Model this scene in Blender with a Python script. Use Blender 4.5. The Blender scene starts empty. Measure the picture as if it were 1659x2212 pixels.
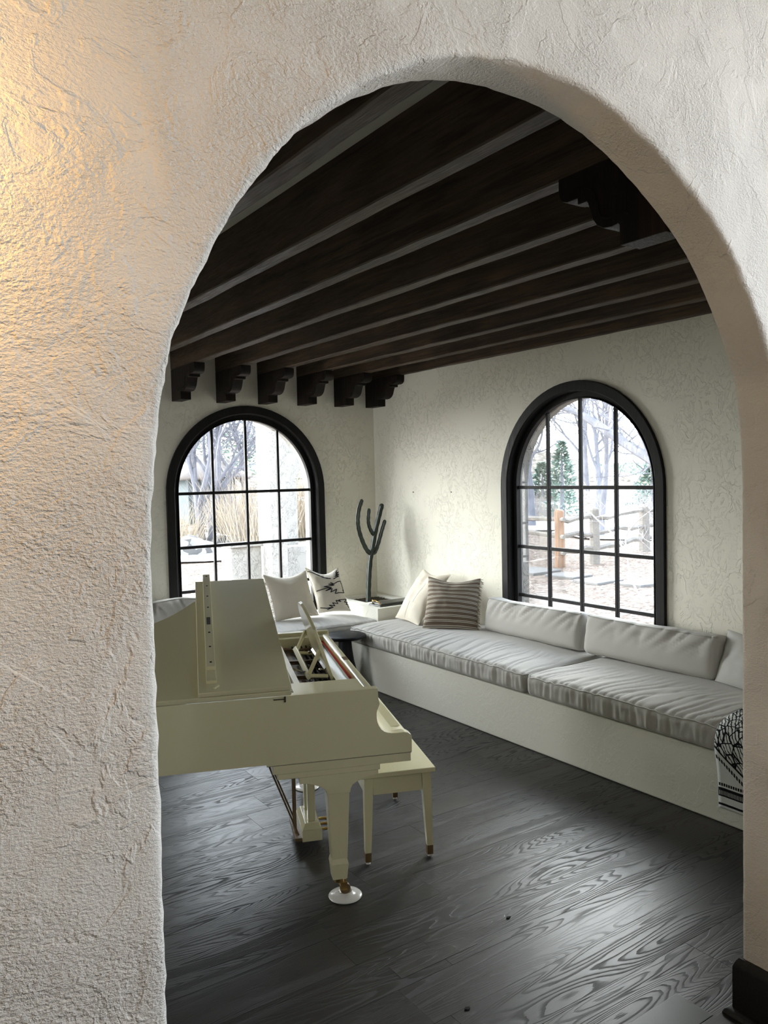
import bpy, math, random
from mathutils import Vector, Matrix, noise as mn
S = bpy.context.scene
COL = S.collection
R = math.radians

# ------------------------------------------------------------------ camera
H = 1.9375
YAW, PITCH, ROLL, FPX = 0.5965, -0.047, -0.0231, 1717.1
def cam_axes():
    f = Vector((math.sin(YAW)*math.cos(PITCH), math.cos(YAW)*math.cos(PITCH), math.sin(PITCH)))
    r = Vector((math.cos(YAW), -math.sin(YAW), 0)); u = r.cross(f)
    return r*math.cos(ROLL)+u*math.sin(ROLL), -r*math.sin(ROLL)+u*math.cos(ROLL), f
cr, cu, cf = cam_axes()
cd = bpy.data.cameras.new('camera'); cam = bpy.data.objects.new('camera', cd); COL.objects.link(cam)
cam.matrix_world = Matrix(((cr.x, cu.x, -cf.x, 0), (cr.y, cu.y, -cf.y, 0), (cr.z, cu.z, -cf.z, H), (0, 0, 0, 1)))
cd.sensor_fit = 'HORIZONTAL'; cd.sensor_width = 36; cd.lens = 36*FPX/1659
cd.clip_start = .05; cd.clip_end = 400
S.camera = cam

# ------------------------------------------------------------------ exposure, world, lights
S.view_settings.view_transform = 'Standard'; S.view_settings.look = 'None'
S.view_settings.gamma = 1; S.view_settings.use_curve_mapping = False
S.view_settings.exposure = 1.2
S.cycles.max_bounces = 10; S.cycles.diffuse_bounces = 6; S.cycles.transparent_max_bounces = 12
S.cycles.use_denoising = True
S.cycles.sample_clamp_indirect = 6
SKY = 3.4          # brightness of the winter sky
W = bpy.data.worlds.new('world'); S.world = W; W.use_nodes = True
nt = W.node_tree; N = nt.nodes; L = nt.links; N.clear()
out = N.new('ShaderNodeOutputWorld'); bg = N.new('ShaderNodeBackground')
tc = N.new('ShaderNodeTexCoord')
sx = N.new('ShaderNodeSeparateXYZ'); L.new(tc.outputs['Generated'], sx.inputs[0])
rp = N.new('ShaderNodeValToRGB'); L.new(sx.outputs['Z'], rp.inputs[0])
rp.color_ramp.elements[0].position = 0.0; rp.color_ramp.elements[0].color = (.95, .98, 1.0, 1)
rp.color_ramp.elements[1].position = .7; rp.color_ramp.elements[1].color = (.60, .76, 1.0, 1)
def glow(d, power, strength):
    """soft bright area added to the sky round direction d"""
    dp = N.new('ShaderNodeVectorMath'); dp.operation = 'DOT_PRODUCT'; L.new(tc.outputs['Generated'], dp.inputs[0]); dp.inputs[1].default_value = Vector(d).normalized()
    mx = N.new('ShaderNodeMath'); mx.operation = 'MAXIMUM'; L.new(dp.outputs['Value'], mx.inputs[0]); mx.inputs[1].default_value = 0
    pw = N.new('ShaderNodeMath'); pw.operation = 'POWER'; L.new(mx.outputs[0], pw.inputs[0]); pw.inputs[1].default_value = power
    ml = N.new('ShaderNodeMath'); ml.operation = 'MULTIPLY'; L.new(pw.outputs[0], ml.inputs[0]); ml.inputs[1].default_value = strength
    return ml.outputs[0]
def addm(a, b):
    n = N.new('ShaderNodeMath'); n.operation = 'ADD'; L.new(a, n.inputs[0]); L.new(b, n.inputs[1]); return n.outputs[0]
GSUM = addm(addm(glow((.76, .60, .30), 20, 4.5), glow((.80, .60, .2), 8, 3.0)), addm(addm(glow((-.46, .86, .14), 22, 11.0), glow((-.60, .78, .30), 4, 6.5)), addm(glow((-.98, -.10, .12), 6, 3.0), glow((.80, .42, .62), 14, 9.0))))  # some glows are added to brighten the right wall and bench top
mc = N.new('ShaderNodeMix'); mc.data_type = 'RGBA'; mc.blend_type = 'MULTIPLY'; mc.inputs[0].default_value = 1
L.new(rp.outputs[0], mc.inputs[6]); mc.inputs[7].default_value = (SKY, SKY, SKY, 1)
gc = N.new('ShaderNodeVectorMath'); gc.operation = 'SCALE'; gc.inputs[0].default_value = (1, .985, .95); L.new(GSUM, gc.inputs['Scale'])
ad = N.new('ShaderNodeVectorMath'); ad.operation = 'ADD'; L.new(mc.outputs[2], ad.inputs[0]); L.new(gc.outputs[0], ad.inputs[1])
L.new(ad.outputs[0], bg.inputs[0]); L.new(bg.outputs[0], out.inputs[0])
W.cycles.sampling_method = 'MANUAL'; W.cycles.sample_map_resolution = 512

def portal(name, loc, rot, sx_, sy_):
    l = bpy.data.lights.new(name, 'AREA'); l.shape = 'RECTANGLE'; l.size = sx_; l.size_y = sy_
    l.cycles.is_portal = True
    o = bpy.data.objects.new(name, l); COL.objects.link(o); o.location = loc; o.rotation_euler = rot
    return o
# daylight portals, one in each window and each added opening (they guide sky light, and give none themselves)
portal('window_portal', (3.345, 7.50, 1.5), (R(-90), 0, 0), 1.5, 2.1)
portal('window_portal', (5.05, 4.405, 1.5), (R(-90), 0, R(-90)), 1.5, 2.1)
portal('window_portal', (-1.42, 6.45, 1.55), (R(-90), 0, R(90)), 1.1, 1.3)
portal('window_portal', (3.4, -2.4, 3.15), (R(-90), 0, R(180)), 1.6, 1.5)
portal('window_portal', (4.75, -.4, 2.8), (R(-90), 0, R(-90)), 2.8, 2.8)

# ------------------------------------------------------------------ helpers
def tag(o, label=None, cat=None, group=None, kind=None):
    if label: o['label'] = label
    if cat: o['category'] = cat
    if group: o['group'] = group
    if kind: o['kind'] = kind
    return o
class MB:
    def __init__(s): s.v = []; s.f = []; s.uv = None
    def add(s, vs, fs):
        b = len(s.v); s.v += [tuple(v) for v in vs]; s.f += [tuple(b+i for i in f) for f in fs]; return s
    def box(s, x0, x1, y0, y1, z0, z1, T=None):
        vs = [Vector((x, y, z)) for z in (z0, z1) for y in (y0, y1) for x in (x0, x1)]
        if T: vs = [T @ v for v in vs]
        return s.add(vs, [(0, 2, 3, 1), (4, 5, 7, 6), (0, 1, 5, 4), (2, 6, 7, 3), (0, 4, 6, 2), (1, 3, 7, 5)])
    def frustum(s, cx0, cy0, hx0, hy0, z0, cx1, cy1, hx1, hy1, z1):
        vs = [(cx0+a*hx0, cy0+b*hy0, z0) for b in (-1, 1) for a in (-1, 1)]+[(cx1+a*hx1, cy1+b*hy1, z1) for b in (-1, 1) for a in (-1, 1)]
        return s.add(vs, [(0, 2, 3, 1), (4, 5, 7, 6), (0, 1, 5, 4), (2, 6, 7, 3), (0, 4, 6, 2), (1, 3, 7, 5)])
    def prism(s, pts, a, b, axis='Y'):
        """pts: 2D outline, extruded from a to b along axis. axis Y: pts=(x,z); X: pts=(y,z); Z: pts=(x,y)"""
        def P(p, t): return {'Y': (p[0], t, p[1]), 'X': (t, p[0], p[1]), 'Z': (p[0], p[1], t)}[axis]
        n = len(pts); vs = [P(p, a) for p in pts]+[P(p, b) for p in pts]
        fs = [tuple(range(n-1, -1, -1)), tuple(range(n, 2*n))]+[(i, (i+1) % n, n+(i+1) % n, n+i) for i in range(n)]
        return s.add(vs, fs)
    def tube(s, pts, rad, seg=8, cap=True, lobes=0, lobe=.15, close=False):
        pts = [Vector(p) for p in pts]; n = len(pts)
        if not hasattr(rad, '__len__'): rad = [rad]*n
        vs = []; prev = None
        for i, p in enumerate(pts):
            d = (pts[(i+1) % n] - pts[i-1]) if close else (pts[min(i+1, n-1)]-pts[max(i-1, 0)])
            d.normalize()
            if prev is None:
                a = d.orthogonal().normalized()
            else:
                a = prev - d*prev.dot(d)
                a = a.normalized() if a.length > 1e-6 else d.orthogonal().normalized()
            prev = a; b = d.cross(a)
            for k in range(seg):
                t = 2*math.pi*k/seg; r = rad[i]
                if lobes: r *= 1-lobe*(.5+.5*math.cos(lobes*t))
                vs.append(p+a*math.cos(t)*r+b*math.sin(t)*r)
        fs = []
        for i in range(n if close else n-1):
            j = (i+1) % n
            for k in range(seg):
                fs.append((i*seg+k, i*seg+(k+1) % seg, j*seg+(k+1) % seg, j*seg+k))
        if cap and not close:
            fs.append(tuple(range(seg-1, -1, -1))); fs.append(tuple((n-1)*seg+k for k in range(seg)))
        return s.add(vs, fs)
    def lathe(s, prof, cx=0, cy=0, seg=32):
        vs = []; n = len(prof)
        for r, z in prof:
            for k in range(seg):
                t = 2*math.pi*k/seg; vs.append((cx+r*math.cos(t), cy+r*math.sin(t), z))
        fs = [(i*seg+k, i*seg+(k+1) % seg, (i+1)*seg+(k+1) % seg, (i+1)*seg+k) for i in range(n-1) for k in range(seg)]
        fs.append(tuple(range(seg-1, -1, -1))); fs.append(tuple((n-1)*seg+k for k in range(seg)))
        return s.add(vs, fs)
    def grid(s, pts2d):
        """pts2d[i][j] points"""
        n = len(pts2d); m = len(pts2d[0])
        return s.add([p for r_ in pts2d for p in r_], [(i*m+j, i*m+j+1, (i+1)*m+j+1, (i+1)*m+j) for i in range(n-1) for j in range(m-1)])
    def build(s, name, mat, parent=None, smooth=False, bevel=0, loc=None, rz=0, kind=None, seg=2, recalc=True, autosmooth=None, sub=0):
        me = bpy.data.meshes.new(name); me.from_pydata(s.v, [], s.f); me.update()
        if recalc:
            import bmesh
            bm = bmesh.new(); bm.from_mesh(me); bmesh.ops.recalc_face_normals(bm, faces=bm.faces); bm.to_mesh(me); bm.free()
        if s.uv:
            ul = me.uv_layers.new(name='UVMap')
            for lp in me.loops: ul.data[lp.index].uv = s.uv[lp.vertex_index]
        o = bpy.data.objects.new(name, me); COL.objects.link(o)
        if mat: me.materials.append(mat)
        if parent: o.parent = parent
        if loc: o.location = loc
        if rz: o.rotation_euler[2] = rz
        if smooth: me.shade_smooth()
        if bevel:
            b = o.modifiers.new('bevel', 'BEVEL'); b.width = bevel; b.segments = seg; b.limit_method = 'ANGLE'; b.angle_limit = R(35); b.harden_normals = True
            me.shade_smooth()
        if autosmooth is not None:
            me.shade_smooth(); me.set_sharp_from_angle(angle=R(autosmooth))
        if sub:
            q = o.modifiers.new('subdivision', 'SUBSURF'); q.levels = sub; q.render_levels = sub
        if kind: o['kind'] = kind
        return o
def empty(name, loc=(0, 0, 0), rz=0):
    o = bpy.data.objects.new(name, None); COL.objects.link(o); o.location = loc; o.rotation_euler[2] = rz
    o.empty_display_size = .1
    return o
def copy_tree(o, parent=None):
    c = o.copy(); COL.objects.link(c); c.parent = parent
    for ch in [q for q in bpy.data.objects if q.parent == o]: copy_tree(ch, c)
    return c
def catmull(pts, k=8):
    out = []; n = len(pts)
    for i in range(n-1):
        p0 = pts[max(i-1, 0)]; p1 = pts[i]; p2 = pts[i+1]; p3 = pts[min(i+2, n-1)]
        for j in range(k):
            t = j/k
            out.append(tuple(.5*((2*b)+(-a+c)*t+(2*a-5*b+4*c-d)*t*t+(-a+3*b-3*c+d)*t**3) for a, b, c, d in zip(p0, p1, p2, p3)))
    out.append(tuple(pts[-1])); return out

# ------------------------------------------------------------------ materials
class Mt:
    """small node helper"""
    def __init__(s, name, color=(.5, .5, .5), rough=.5, metal=0, coat=0, coat_r=.05, spec=.5, sheen=0):
        s.m = bpy.data.materials.new(name); s.m.use_nodes = True; s.t = s.m.node_tree; s.n = s.t.nodes; s.l = s.t.links
        s.b = s.n['Principled BSDF']; b = s.b.inputs
        b['Base Color'].default_value = (*color, 1); b['Roughness'].default_value = rough; b['Metallic'].default_value = metal
        b['Coat Weight'].default_value = coat; b['Coat Roughness'].default_value = coat_r; b['Specular IOR Level'].default_value = spec
        b['Sheen Weight'].default_value = sheen
        s.tc = s.n.new('ShaderNodeTexCoord')
    def node(s, t, **k):
        n = s.n.new(t)
        for a, v in k.items(): setattr(n, a, v)
        return n
    def put(s, sock, v):
        if isinstance(v, bpy.types.NodeSocket): s.l.new(v, sock)
        elif v is not None: sock.default_value = v
    def mapv(s, sc=(1, 1, 1), rot=(0, 0, 0), coord='Object', add=None):
        m = s.node('ShaderNodeMapping'); m.inputs['Scale'].default_value = sc; m.inputs['Rotation'].default_value = rot
        src = s.tc.outputs[coord]
        if add is not None:
            a = s.node('ShaderNodeVectorMath', operation='ADD'); s.l.new(src, a.inputs[0]); s.put(a.inputs[1], add); src = a.outputs[0]
        s.l.new(src, m.inputs[0]); return m.outputs[0]
    def noise(s, vec, scale, detail=3, rough=.5, dist=0):
        n = s.node('ShaderNodeTexNoise'); s.put(n.inputs['Vector'], vec); n.inputs['Scale'].default_value = scale
        n.inputs['Detail'].default_value = detail; n.inputs['Roughness'].default_value = rough; n.inputs['Distortion'].default_value = dist
        return n.outputs['Fac']
    def math(s, op, a, b=None, c=None):
        n = s.node('ShaderNodeMath', operation=op); s.put(n.inputs[0], a); s.put(n.inputs[1], b)
        if c is not None: s.put(n.inputs[2], c)
        return n.outputs[0]
    def ramp(s, v, stops):
        n = s.node('ShaderNodeValToRGB'); s.l.new(v, n.inputs[0]); e = n.color_ramp.elements
        while len(e) < len(stops): e.new(.5)
        for q, (p, c) in zip(e, stops):
            q.position = p; q.color = (c, c, c, 1) if not hasattr(c, '__len__') else (*c, 1)
        return n.outputs[0]
    def mixc(s, f, a, b, mode='MIX'):
        n = s.node('ShaderNodeMix', data_type='RGBA', blend_type=mode)
        s.put(n.inputs[0], f)
        for i, v in ((6, a), (7, b)):
            s.put(n.inputs[i], v if isinstance(v, bpy.types.NodeSocket) else (*v, 1))
        return n.outputs[2]
    def bump(s, h, dist=1.0, strength=1.0):
        n = s.node('ShaderNodeBump'); s.l.new(h, n.inputs['Height']); n.inputs['Distance'].default_value = dist; n.inputs['Strength'].default_value = strength
        s.l.new(n.outputs[0], s.b.inputs['Normal']); return n
    def color(s, c): s.l.new(c, s.b.inputs['Base Color'])
    def rough(s, c): s.l.new(c, s.b.inputs['Roughness'])

def plaster_near():
    m = Mt('rough_plaster', (.82, .79, .73), .85, spec=.2)
    v = m.mapv()
    big = m.noise(v, 2.2, 3, .55, .6)
    mask = m.ramp(m.noise(v, 3.3, 2, .5, .8), [(.42, .35), (.62, 1)])
    vs = m.mapv((1, 1, 1.6))
    fine = m.noise(vs, 105, 3, .62, .25)
    fine2 = m.noise(vs, 190, 2, .6)
    edge = m.ramp(m.noise(v, 4.2, 4, .6, 1.0), [(.50, 0), (.53, 1)])
    edge2 = m.ramp(m.noise(m.mapv(add=(7, 3, 5)), 5.5, 5, .65, 1.3), [(.56, 0), (.60, 1)])
    ridge = m.ramp(m.noise(m.mapv(add=(1, 13, 2)), 3.6, 6, .62, 1.6), [(.485, 0), (.5, 1), (.515, 0)])
    h = m.math('MULTIPLY', m.math('MULTIPLY', fine, mask), .0082)
    h = m.math('ADD', h, m.math('MULTIPLY', fine2, .0018))
    h = m.math('ADD', h, m.math('MULTIPLY', edge, .0017))
    h = m.math('ADD', h, m.math('MULTIPLY', edge2, .0016))
    h = m.math('ADD', h, m.math('MULTIPLY', m.math('MULTIPLY', ridge, mask), .0005))
    h = m.math('ADD', h, m.math('MULTIPLY', big, .012))
    m.bump(h, 1.0, 1.0)
    return m.m
def plaster_room(name='skip_trowel_plaster', c=(.80, .775, .68), amp=1.0):
    m = Mt(name, c, .8, spec=.25)
    v = m.mapv()
    mask = m.ramp(m.noise(v, 2.6, 2, .5), [(.36, 0), (.46, 1)])
    mid = m.noise(m.mapv((1, 1, .75)), 9, 4, .62, 1.2)
    plate = m.ramp(mid, [(.525, 0), (.545, 1)])
    mid2 = m.noise(m.mapv((1, 1, .8), add=(3, 8, 1)), 19, 3, .6, 1.5)
    plate2 = m.ramp(mid2, [(.57, 0), (.59, 1)])
    big = m.noise(v, 1.6, 3, .5)
    h = m.math('MULTIPLY', m.math('MULTIPLY', plate, mask), .0028*amp)
    h = m.math('ADD', h, m.math('MULTIPLY', m.math('MULTIPLY', plate2, mask), .0020*amp))
    h = m.math('ADD', h, m.math('MULTIPLY', big, .010))
    h = m.math('ADD', h, m.math('MULTIPLY', m.noise(v, 60, 2), .0004))
    m.bump(h)
    return m.m
def wood_dark(name, c1, c2, scale=(1, 1, 1), rough=.6, along='Y', bump=.0015, spec=.4):
    m = Mt(name, c1, rough, spec=spec)
    st = {'Y': (14, .9, 14), 'X': (.9, 14, 14), 'Z': (14, 14, .9)}[along]
    v = m.mapv(st)
    inf = m.node('ShaderNodeObjectInfo'); off = m.node('ShaderNodeVectorMath', operation='SCALE'); off.inputs[0].default_value = (37, 11, 23); m.l.new(inf.outputs['Random'], off.inputs['Scale'])
    a = m.node('ShaderNodeVectorMath', operation='ADD'); m.l.new(v, a.inputs[0]); m.l.new(off.outputs[0], a.inputs[1])
    g = m.noise(a.outputs[0], 1.6, 6, .6, .8)
    fine = m.noise(a.outputs[0], 9, 3, .6)
    blot = m.noise(m.mapv(), 2.2, 3)
    c = m.mixc(m.ramp(g, [(.35, 0), (.7, 1)]), c1, c2)
    c = m.mixc(m.ramp(blot, [(.35, .5), (.7, 0)]), c, tuple(x*.45 for x in c1))
    m.color(c)
    m.rough(m.ramp(fine, [(.3, rough-.12), (.7, rough+.15)]))
    h = m.math('ADD', m.math('MULTIPLY', g, bump*2), m.math('MULTIPLY', fine, bump))
    m.bump(h)
    return m.m
def floor_mat():
    m = Mt('espresso_oak', (.03, .027, .026), .38, spec=.5)
    at = m.node('ShaderNodeAttribute', attribute_name='rnd')
    off = m.node('ShaderNodeVectorMath', operation='SCALE'); m.l.new(at.outputs['Vector'], off.inputs[0]); off.inputs['Scale'].default_value = 40
    v0 = m.mapv((.62, 5.6, 1), add=None)
    a = m.node('ShaderNodeVectorMath', operation='ADD'); m.l.new(v0, a.inputs[0]); m.l.new(off.outputs[0], a.inputs[1]); v = a.outputs[0]
    n1 = m.noise(v, 1.15, 1.5, .5, .35)
    wob = m.noise(v, 12, 3, .6)
    r = m.math('MULTIPLY', n1, 34)
    r = m.math('ADD', r, m.math('MULTIPLY', wob, .55))
    fr = m.math('FRACT', r)
    ring = m.ramp(fr, [(0, 0), (.55, .15), (.82, 1), (.95, .8), (1, 0)])
    fine = m.noise(m.mapv((3, 90, 1)), 3, 3, .6)
    msk = m.ramp(m.noise(v, .8, 1), [(.35, .25), (.6, 1)])
    ring = m.math('MULTIPLY', ring, msk)
    sep = m.node('ShaderNodeSeparateXYZ'); m.l.new(at.outputs['Vector'], sep.inputs[0])
    tone = m.ramp(sep.outputs[2], [(0, .65), (.9, 1.15), (.97, 1.5)])
    c = m.mixc(ring, (.026, .023, .022), (.006, .0055, .006))
    c = m.mixc(m.ramp(fine, [(.45, 0), (.75, .35)]), c, (.010, .009, .010))
    c = m.mixc(1.0, c, tone, 'MULTIPLY')
    m.color(c)
    m.rough(m.math('ADD', m.math('MULTIPLY', ring, .26), m.math('ADD', .30, m.math('MULTIPLY', fine, .08))))
    m.bump(m.math('ADD', m.math('MULTIPLY', ring, -.0007), m.math('MULTIPLY', fine, .0003)))
    return m.m
def fabric(name, c, bumpd=.0006, scale=900, c2=None, rough=.9):
    m = Mt(name, c, rough, spec=.15, sheen=.15)
    v = m.mapv()
    w1 = m.noise(v, scale*.3, 2, .7)
    big = m.noise(v, 5, 3)
    m.color(m.mixc(m.math('MULTIPLY', m.math('ADD', big, w1), .5), c, c2 or tuple(x*.82 for x in c)))
    m.bump(m.math('MULTIPLY', w1, bumpd))
    return m.m
M = {}
M['near'] = plaster_near()
M['room'] = plaster_room()
M['bench'] = plaster_room('smooth_plaster', (.78, .765, .69), .25)
M['ceil'] = Mt('ceiling_paint', (.78, .77, .70), .9).m
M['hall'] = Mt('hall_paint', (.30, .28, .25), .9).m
M['beam'] = wood_dark('dark_beam', (.028, .018, .011), (.115, .074, .045), rough=.5, along='Y', bump=.002, spec=.28)
M['corbel'] = wood_dark('dark_corbel', (.008, .005, .0035), (.020, .012, .008), rough=.5, spec=.2, along='Z', bump=.0008)
M['frame'] = wood_dark('charcoal_frame', (.010, .0095, .0095), (.016, .015, .015), rough=.55, spec=.18, along='Z', bump=.0005)
M['base'] = wood_dark('dark_baseboard', (.006, .005, .0045), (.012, .009, .008), rough=.5, along='X', bump=.0004)
M['floor'] = floor_mat()
M['sub'] = Mt('joint', (.002, .002, .002), .9).m
def piano_mat():
    m = Mt('cream_lacquer', (.72, .69, .52), .30, coat=.6, coat_r=.10, spec=.45)
    n = m.noise(m.mapv(), 2.5, 3)
    m.color(m.mixc(n, (.75, .71, .47), (.72, .675, .435)))
    n2 = m.noise(m.mapv(), 240, 2); m.bump(m.math('MULTIPLY', n2, .00006))
    return m.m
M['piano'] = piano_mat()
M['groove'] = Mt('groove_shadow', (.30, .28, .20), .6).m
M['brass'] = Mt('brass', (.55, .38, .14), .28, metal=1).m
M['brassd'] = wood_dark('aged_brass', (.16, .10, .045), (.22, .15, .07), rough=.4, along='Z', bump=.0002)
M['steel'] = Mt('dark_steel', (.06, .05, .045), .35, metal=.8).m
M['chrome'] = Mt('chrome', (.75, .77, .8), .12, metal=1).m
M['plate'] = Mt('gold_plate', (.10, .055, .02), .45, metal=.2).m
M['inner'] = Mt('inner_wood', (.035, .015, .009), .6).m
M['felt'] = Mt('red_felt', (.62, .035, .02), .95).m
M['pinkfelt'] = Mt('pink_felt', (.42, .12, .13), .95).m
M['white'] = Mt('white_gloss', (.80, .79, .76), .25, coat=.4).m
M['black'] = wood_dark('black_stained_wood', (.006, .0065, .008), (.012, .013, .016), rough=.45, spec=.25, along='X', bump=.0003)
M['cush'] = fabric('grey_linen', (.52, .505, .475))
M['pipe'] = fabric('grey_piping', (.50, .49, .455))
M['cushb'] = fabric('grey_linen_pillow', (.52, .515, .49))
M['cream'] = fabric('cream_cotton', (.66, .61, .52), .0012, 500, (.58, .525, .43))
M['cream2'] = fabric('cream_wool', (.66, .62, .54), .0009, 600)
M['ink'] = fabric('black_yarn', (.012, .012, .020))
M['fringe'] = fabric('cream_fringe', (.72, .67, .56))
M['fringeb'] = fabric('brown_fringe', (.30, .245, .19))
M['soil'] = None
m = Mt('soil', (.03, .022, .015), .95); n = m.noise(m.mapv(), 60, 5, .7)
m.color(m.mixc(m.ramp(n, [(.4, 0), (.6, 1)]), (.02, .014, .010), (.11, .085, .05))); m.bump(m.math('MULTIPLY', n, .02)); M['soil'] = m.m
m = Mt('cactus_skin', (.03, .06, .035), .42, spec=.5); n = m.noise(m.mapv(), 25, 4)
m.color(m.mixc(n, (.004, .010, .006), (.017, .030, .017))); m.bump(m.math('MULTIPLY', n, .004)); M['cactus'] = m.m
M['rib'] = Mt('cactus_rib', (.16, .20, .13), .6).m
M['stucco'] = plaster_room('outdoor_stucco', (.27, .255, .235), 3)
M['stone'] = plaster_room('pale_stone', (.55, .52, .48), 2)
M['gold'] = Mt('gold_branch', (.60, .42, .16), .3, metal=1).m
M['tray'] = Mt('dark_tray', (.025, .028, .024), .35, coat=.3).m
# pane of window glass: see-through with a mirror coat
gm = bpy.data.materials.new('window_glass'); gm.use_nodes = True; t = gm.node_tree; t.nodes.clear()
o_ = t.nodes.new('ShaderNodeOutputMaterial'); tr = t.nodes.new('ShaderNodeBsdfTransparent'); gl = t.nodes.new('ShaderNodeBsdfGlossy'); gl.inputs['Roughness'].default_value = .02
fr = t.nodes.new('ShaderNodeFresnel'); fr.inputs[0].default_value = 1.45; ms = t.nodes.new('ShaderNodeMixShader'); tr.inputs[0].default_value = (.93, .96, .95, 1)
mu = t.nodes.new('ShaderNodeMath'); mu.operation = 'MULTIPLY'; mu.inputs[1].default_value = .5; t.links.new(fr.outputs[0], mu.inputs[0]); t.links.new(mu.outputs[0], ms.inputs[0]); t.links.new(tr.outputs[0], ms.inputs[1]); t.links.new(gl.outputs[0], ms.inputs[2]); t.links.new(ms.outputs[0], o_.inputs[0])
M['glass'] = gm

# ------------------------------------------------------------------ room shell
XR, YB, YAR, YAF = 4.854, 7.313, 1.561, 1.412
ZC = 3.22
# opening of the plaster arch between hall and room: outline in (x, z)
arch = [(.455, 1.72), (.461, 1.90), (.479, 2.051), (.502, 2.161), (.530, 2.240), (.579, 2.344), (.647, 2.456), (.728, 2.563), (.825, 2.664),
        (1.009, 2.797), (1.204, 2.881), (1.422, 2.914), (1.67, 2.895), (1.86, 2.834), (2.055, 2.730), (2.228, 2.601), (2.354, 2.448),
        (2.480, 2.245), (2.514, 2.106), (2.532, 1.93), (2.534, 1.75)]
ap = [(.455, 0)]+[(.455, .03*i) for i in range(1, 57)]+catmull(arch, 9)+[(2.534, 1.72-.03*i) for i in range(0, 57)]+[(2.534, 0)]
def arch_wall():
    n = len(ap); C = Vector((1.5, 1.6))
    nor = []
    for i in range(n):
        a = Vector(ap[max(i-1, 0)]); b = Vector(ap[min(i+1, n-1)]); d = (b-a).normalized()
        nor.append(Vector((-d.y, d.x)))          # outward (away from the opening) for this winding
    prof = []                                       # (offset outward, y) across the wall
    r = .016
    prof.append((.10, YAF)); prof.append((.055, YAF)); prof.append((.035, YAF))
    for k in range(5):
        t = k/4*math.pi/2; prof.append((r-r*math.sin(t), YAF+r-r*math.cos(t)))
    for k in range(1, 7): prof.append((0, YAF+r+(YAR-YAF-2*r)*k/7))
    for k in range(5):
        t = k/4*math.pi/2; prof.append((r-r*math.cos(t), YAR-r+r*math.sin(t)))
    prof += [(.05, YAR), (.10, YAR)]
    rows = []
    for i in range(n):
        row = []
        for j, (o, y) in enumerate(prof):
            p = Vector((ap[i][0]+nor[i].x*o, y, ap[i][1]+nor[i].y*o))
            if 0 < j < len(prof)-1:
                k = .0045 if 2 < j < len(prof)-3 else .0015
                d = mn.noise(p*22)*k+mn.noise(p*60)*k*.55+mn.noise(p*5)*.004*(1 if j > 1 else 0)
                p += Vector((nor[i].x, -.4 if j < 9 else .4, nor[i].y))*d
            if i in (0, n-1): p.z = 0
            row.append(p)
        rows.append(row)
    mb = MB(); mb.grid(rows)
    for y, col, flip in ((YAF, 0, False), (YAR, len(prof)-1, True)):
        # left block, right block, and the fan over the arch, as strips to a big rectangle
        X0, X1, Z1 = -3.2, 5.2, 4.4
        vs = []; fs = []
        for i in range(n):
            x, z = rows[i][col].x, rows[i][col].z
            ang = (i/(n-1))
            if i <= 60: q = (X0, z)
            elif i >= n-61: q = (X1, z)
            else:
                t = (i-60)/(n-121)
                per = [(X0, rows[60][col].z), (X0, Z1), (X1, Z1), (X1, rows[n-61][col].z)]
                ln = [Z1-per[0][1], X1-X0, Z1-per[3][1]]; s = t*sum(ln); k = 0
                while k < 2 and s > ln[k]: s -= ln[k]; k += 1
                a, b = per[k], per[k+1]; q = (a[0]+(b[0]-a[0])*s/ln[k], a[1]+(b[1]-a[1])*s/ln[k])
            vs += [(x, y, z), (q[0], y, q[1])]
        fs = [(2*i, 2*i+1, 2*i+3, 2*i+2) for i in range(n-1)]
        mb.add(vs, fs)
        # corners cut off by the perimeter walk
    o = mb.build('wall_front', M['near'], kind='structure', smooth=False, recalc=False)
    import bmesh
    bm = bmesh.new(); bm.from_mesh(o.data); bmesh.ops.remove_doubles(bm, verts=bm.verts, dist=1e-5)
    bmesh.ops.recalc_face_normals(bm, faces=bm.faces); bm.to_mesh(o.data); bm.free()
    o.data.shade_smooth()
    return o
arch_wall()
def win_arc(c, r, zs, zb, n=40):
    """outline of an arched opening: bottom-left, up, round, down; (a, z)"""
    return [(c-r, zb)]+[(c-r*math.cos(math.pi*k/n), zs+r*math.sin(math.pi*k/n)) for k in range(n+1)]+[(c+r, zb)]
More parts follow.
